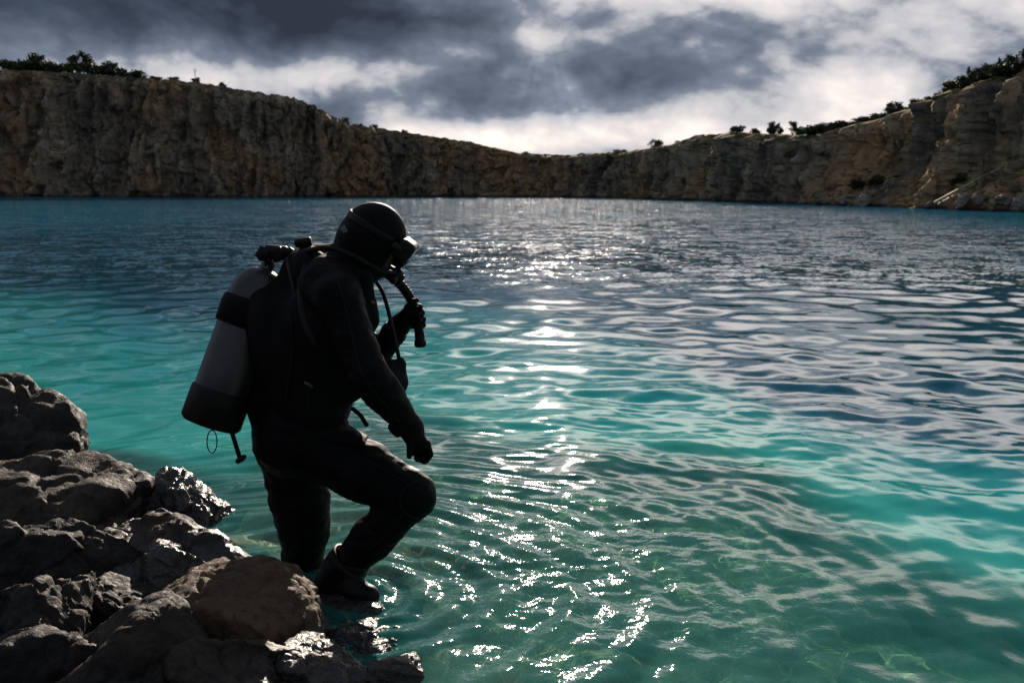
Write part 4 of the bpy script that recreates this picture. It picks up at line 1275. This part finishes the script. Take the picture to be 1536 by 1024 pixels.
    def knob(p, q, r_, nm, par, mt):
        d_ = Vector(q) - Vector(p)
        l_ = d_.length
        V, F_ = lathe(p, d_, [(0, .001), (0, r_ * .9), (l_ * .12, r_), (l_ * .88, r_), (l_, r_ * .85), (l_, .001)], 16)
        return MB().add((V, F_)).build(nm, mt, par)
    knob(P(404, 382, 3.57), P(388, 380, 3.57), .026, 'knob', val, M_RUB)
    knob(P(388, 387, 3.56), P(397, 371, 3.57), .018, 'dust_cap', val, M_RUB)
    reg = knob(P(398, 377, 3.58), P(432, 380, 3.58), .026, 'first_stage', tank, M_RUB)
    knob(P(413, 372, 3.56), P(420, 392, 3.56), .022, 'port_ring', reg, M_RUB)
    knob(P(430, 376, 3.58), P(446, 388, 3.58), .020, 'yoke_screw', reg, M_RUB)
    knob(P(443, 365, 3.52), P(467, 362, 3.52), .017, 'gauge_swivel', reg, M_RUB)
    knob(P(450, 364, 3.52), P(455, 376, 3.52), .010, 'swivel_stem', reg, M_RUB)
    for pts, rr, nm in (
        ([P(436, 384, 3.55), P(455, 378, 3.47), P(490, 372, 3.42), P(525, 382, 3.44), P(556, 398, 3.47), P(580, 408, 3.52), P(596, 409, 3.57)], .0095, 'hose'),
        ([P(436, 386, 3.60), P(460, 376, 3.68), P(500, 372, 3.74), P(545, 400, 3.72), P(568, 428, 3.68), P(578, 450, 3.64), P(588, 490, 3.60), P(598, 535, 3.57), P(600, 545, 3.56)], .0075, 'hose'),
        ([P(430, 388, 3.53), P(438, 420, 3.44), P(446, 455, 3.39), P(456, 485, 3.36), P(470, 510, 3.36), P(490, 545, 3.37)], .008, 'hose')):
        MB().add(tube(catmull(pts, 10), rr, 10)).build(nm, M_RUB, tank)
    G = Field(HC - Vector((.05, .12, .25)), HC + Vector((.24, .12, .05)), 0.0045)
    G.ell(H3(.148, 0, -.066), AX, (.026, .034, .032), 0)
    G.cone(H3(.105, 0, -.062), H3(.14, 0, -.064), .018, .024, .012)
    G.cone(H3(.150, -.055, -.075), H3(.150, .055, -.075), .013, .013, .01)
    rg = link('mouth_regulator', G.mesh('mouth_regulator'), M_RUB, tank)
    MB().add(lathe(H3(.166, 0, -.068), HF, [(0, .024), (.006, .026), (.010, .022), (.011, .001)], 20)).build('purge_cover', M_RUB, rg)
    # spare regulator hanging at the chest
    G = Field(P(593, 562, 3.56) - Vector((.12, .12, .14)), P(593, 562, 3.56) + Vector((.12, .12, .14)), 0.0045)
    G.ell(P(592, 566, 3.56), (Vector((.85, 0, .5)), Vector((0, 1, 0)), Vector((-.5, 0, .85))), (.038, .042, .052), 0)
    G.cone(P(584, 546, 3.56), P(603, 546, 3.56), .020, .014, .02)
    G.cone(P(601, 540, 3.56), P(606, 575, 3.56), .012, .016, .015)
    G.cone(P(592, 575, 3.56), P(603, 584, 3.56), .018, .014, .015)
    MB_ = link('spare_regulator', G.mesh('spare_regulator'), M_RUB, tank)
    # cord loop and dangling hose under the tank
    lp = [P(318 + 7.5 * math.cos(a) , 662 + 17 * math.sin(a), 3.47) for a in np.linspace(-math.pi / 2, 1.5 * math.pi, 26)]
    MB().add(tube(lp, .0022, 6)).build('cord_loop', M_RUB, tank)
    MB().add(tube(catmull([P(345, 640, 3.46), P(350, 655, 3.455), P(354, 668, 3.45), P(359, 684, 3.45), P(361, 688, 3.45)], 6), .0085, 8, .6)).build('crotch_strap', M_VEST, tank)
    MB().add(tube([P(355, 693, 3.45), P(360, 689, 3.45), P(366, 685, 3.45), P(369, 683.5, 3.45)], [.008, .012, .010, .005], 10)).build('strap_clip', M_RUB, tank)
build_diver()
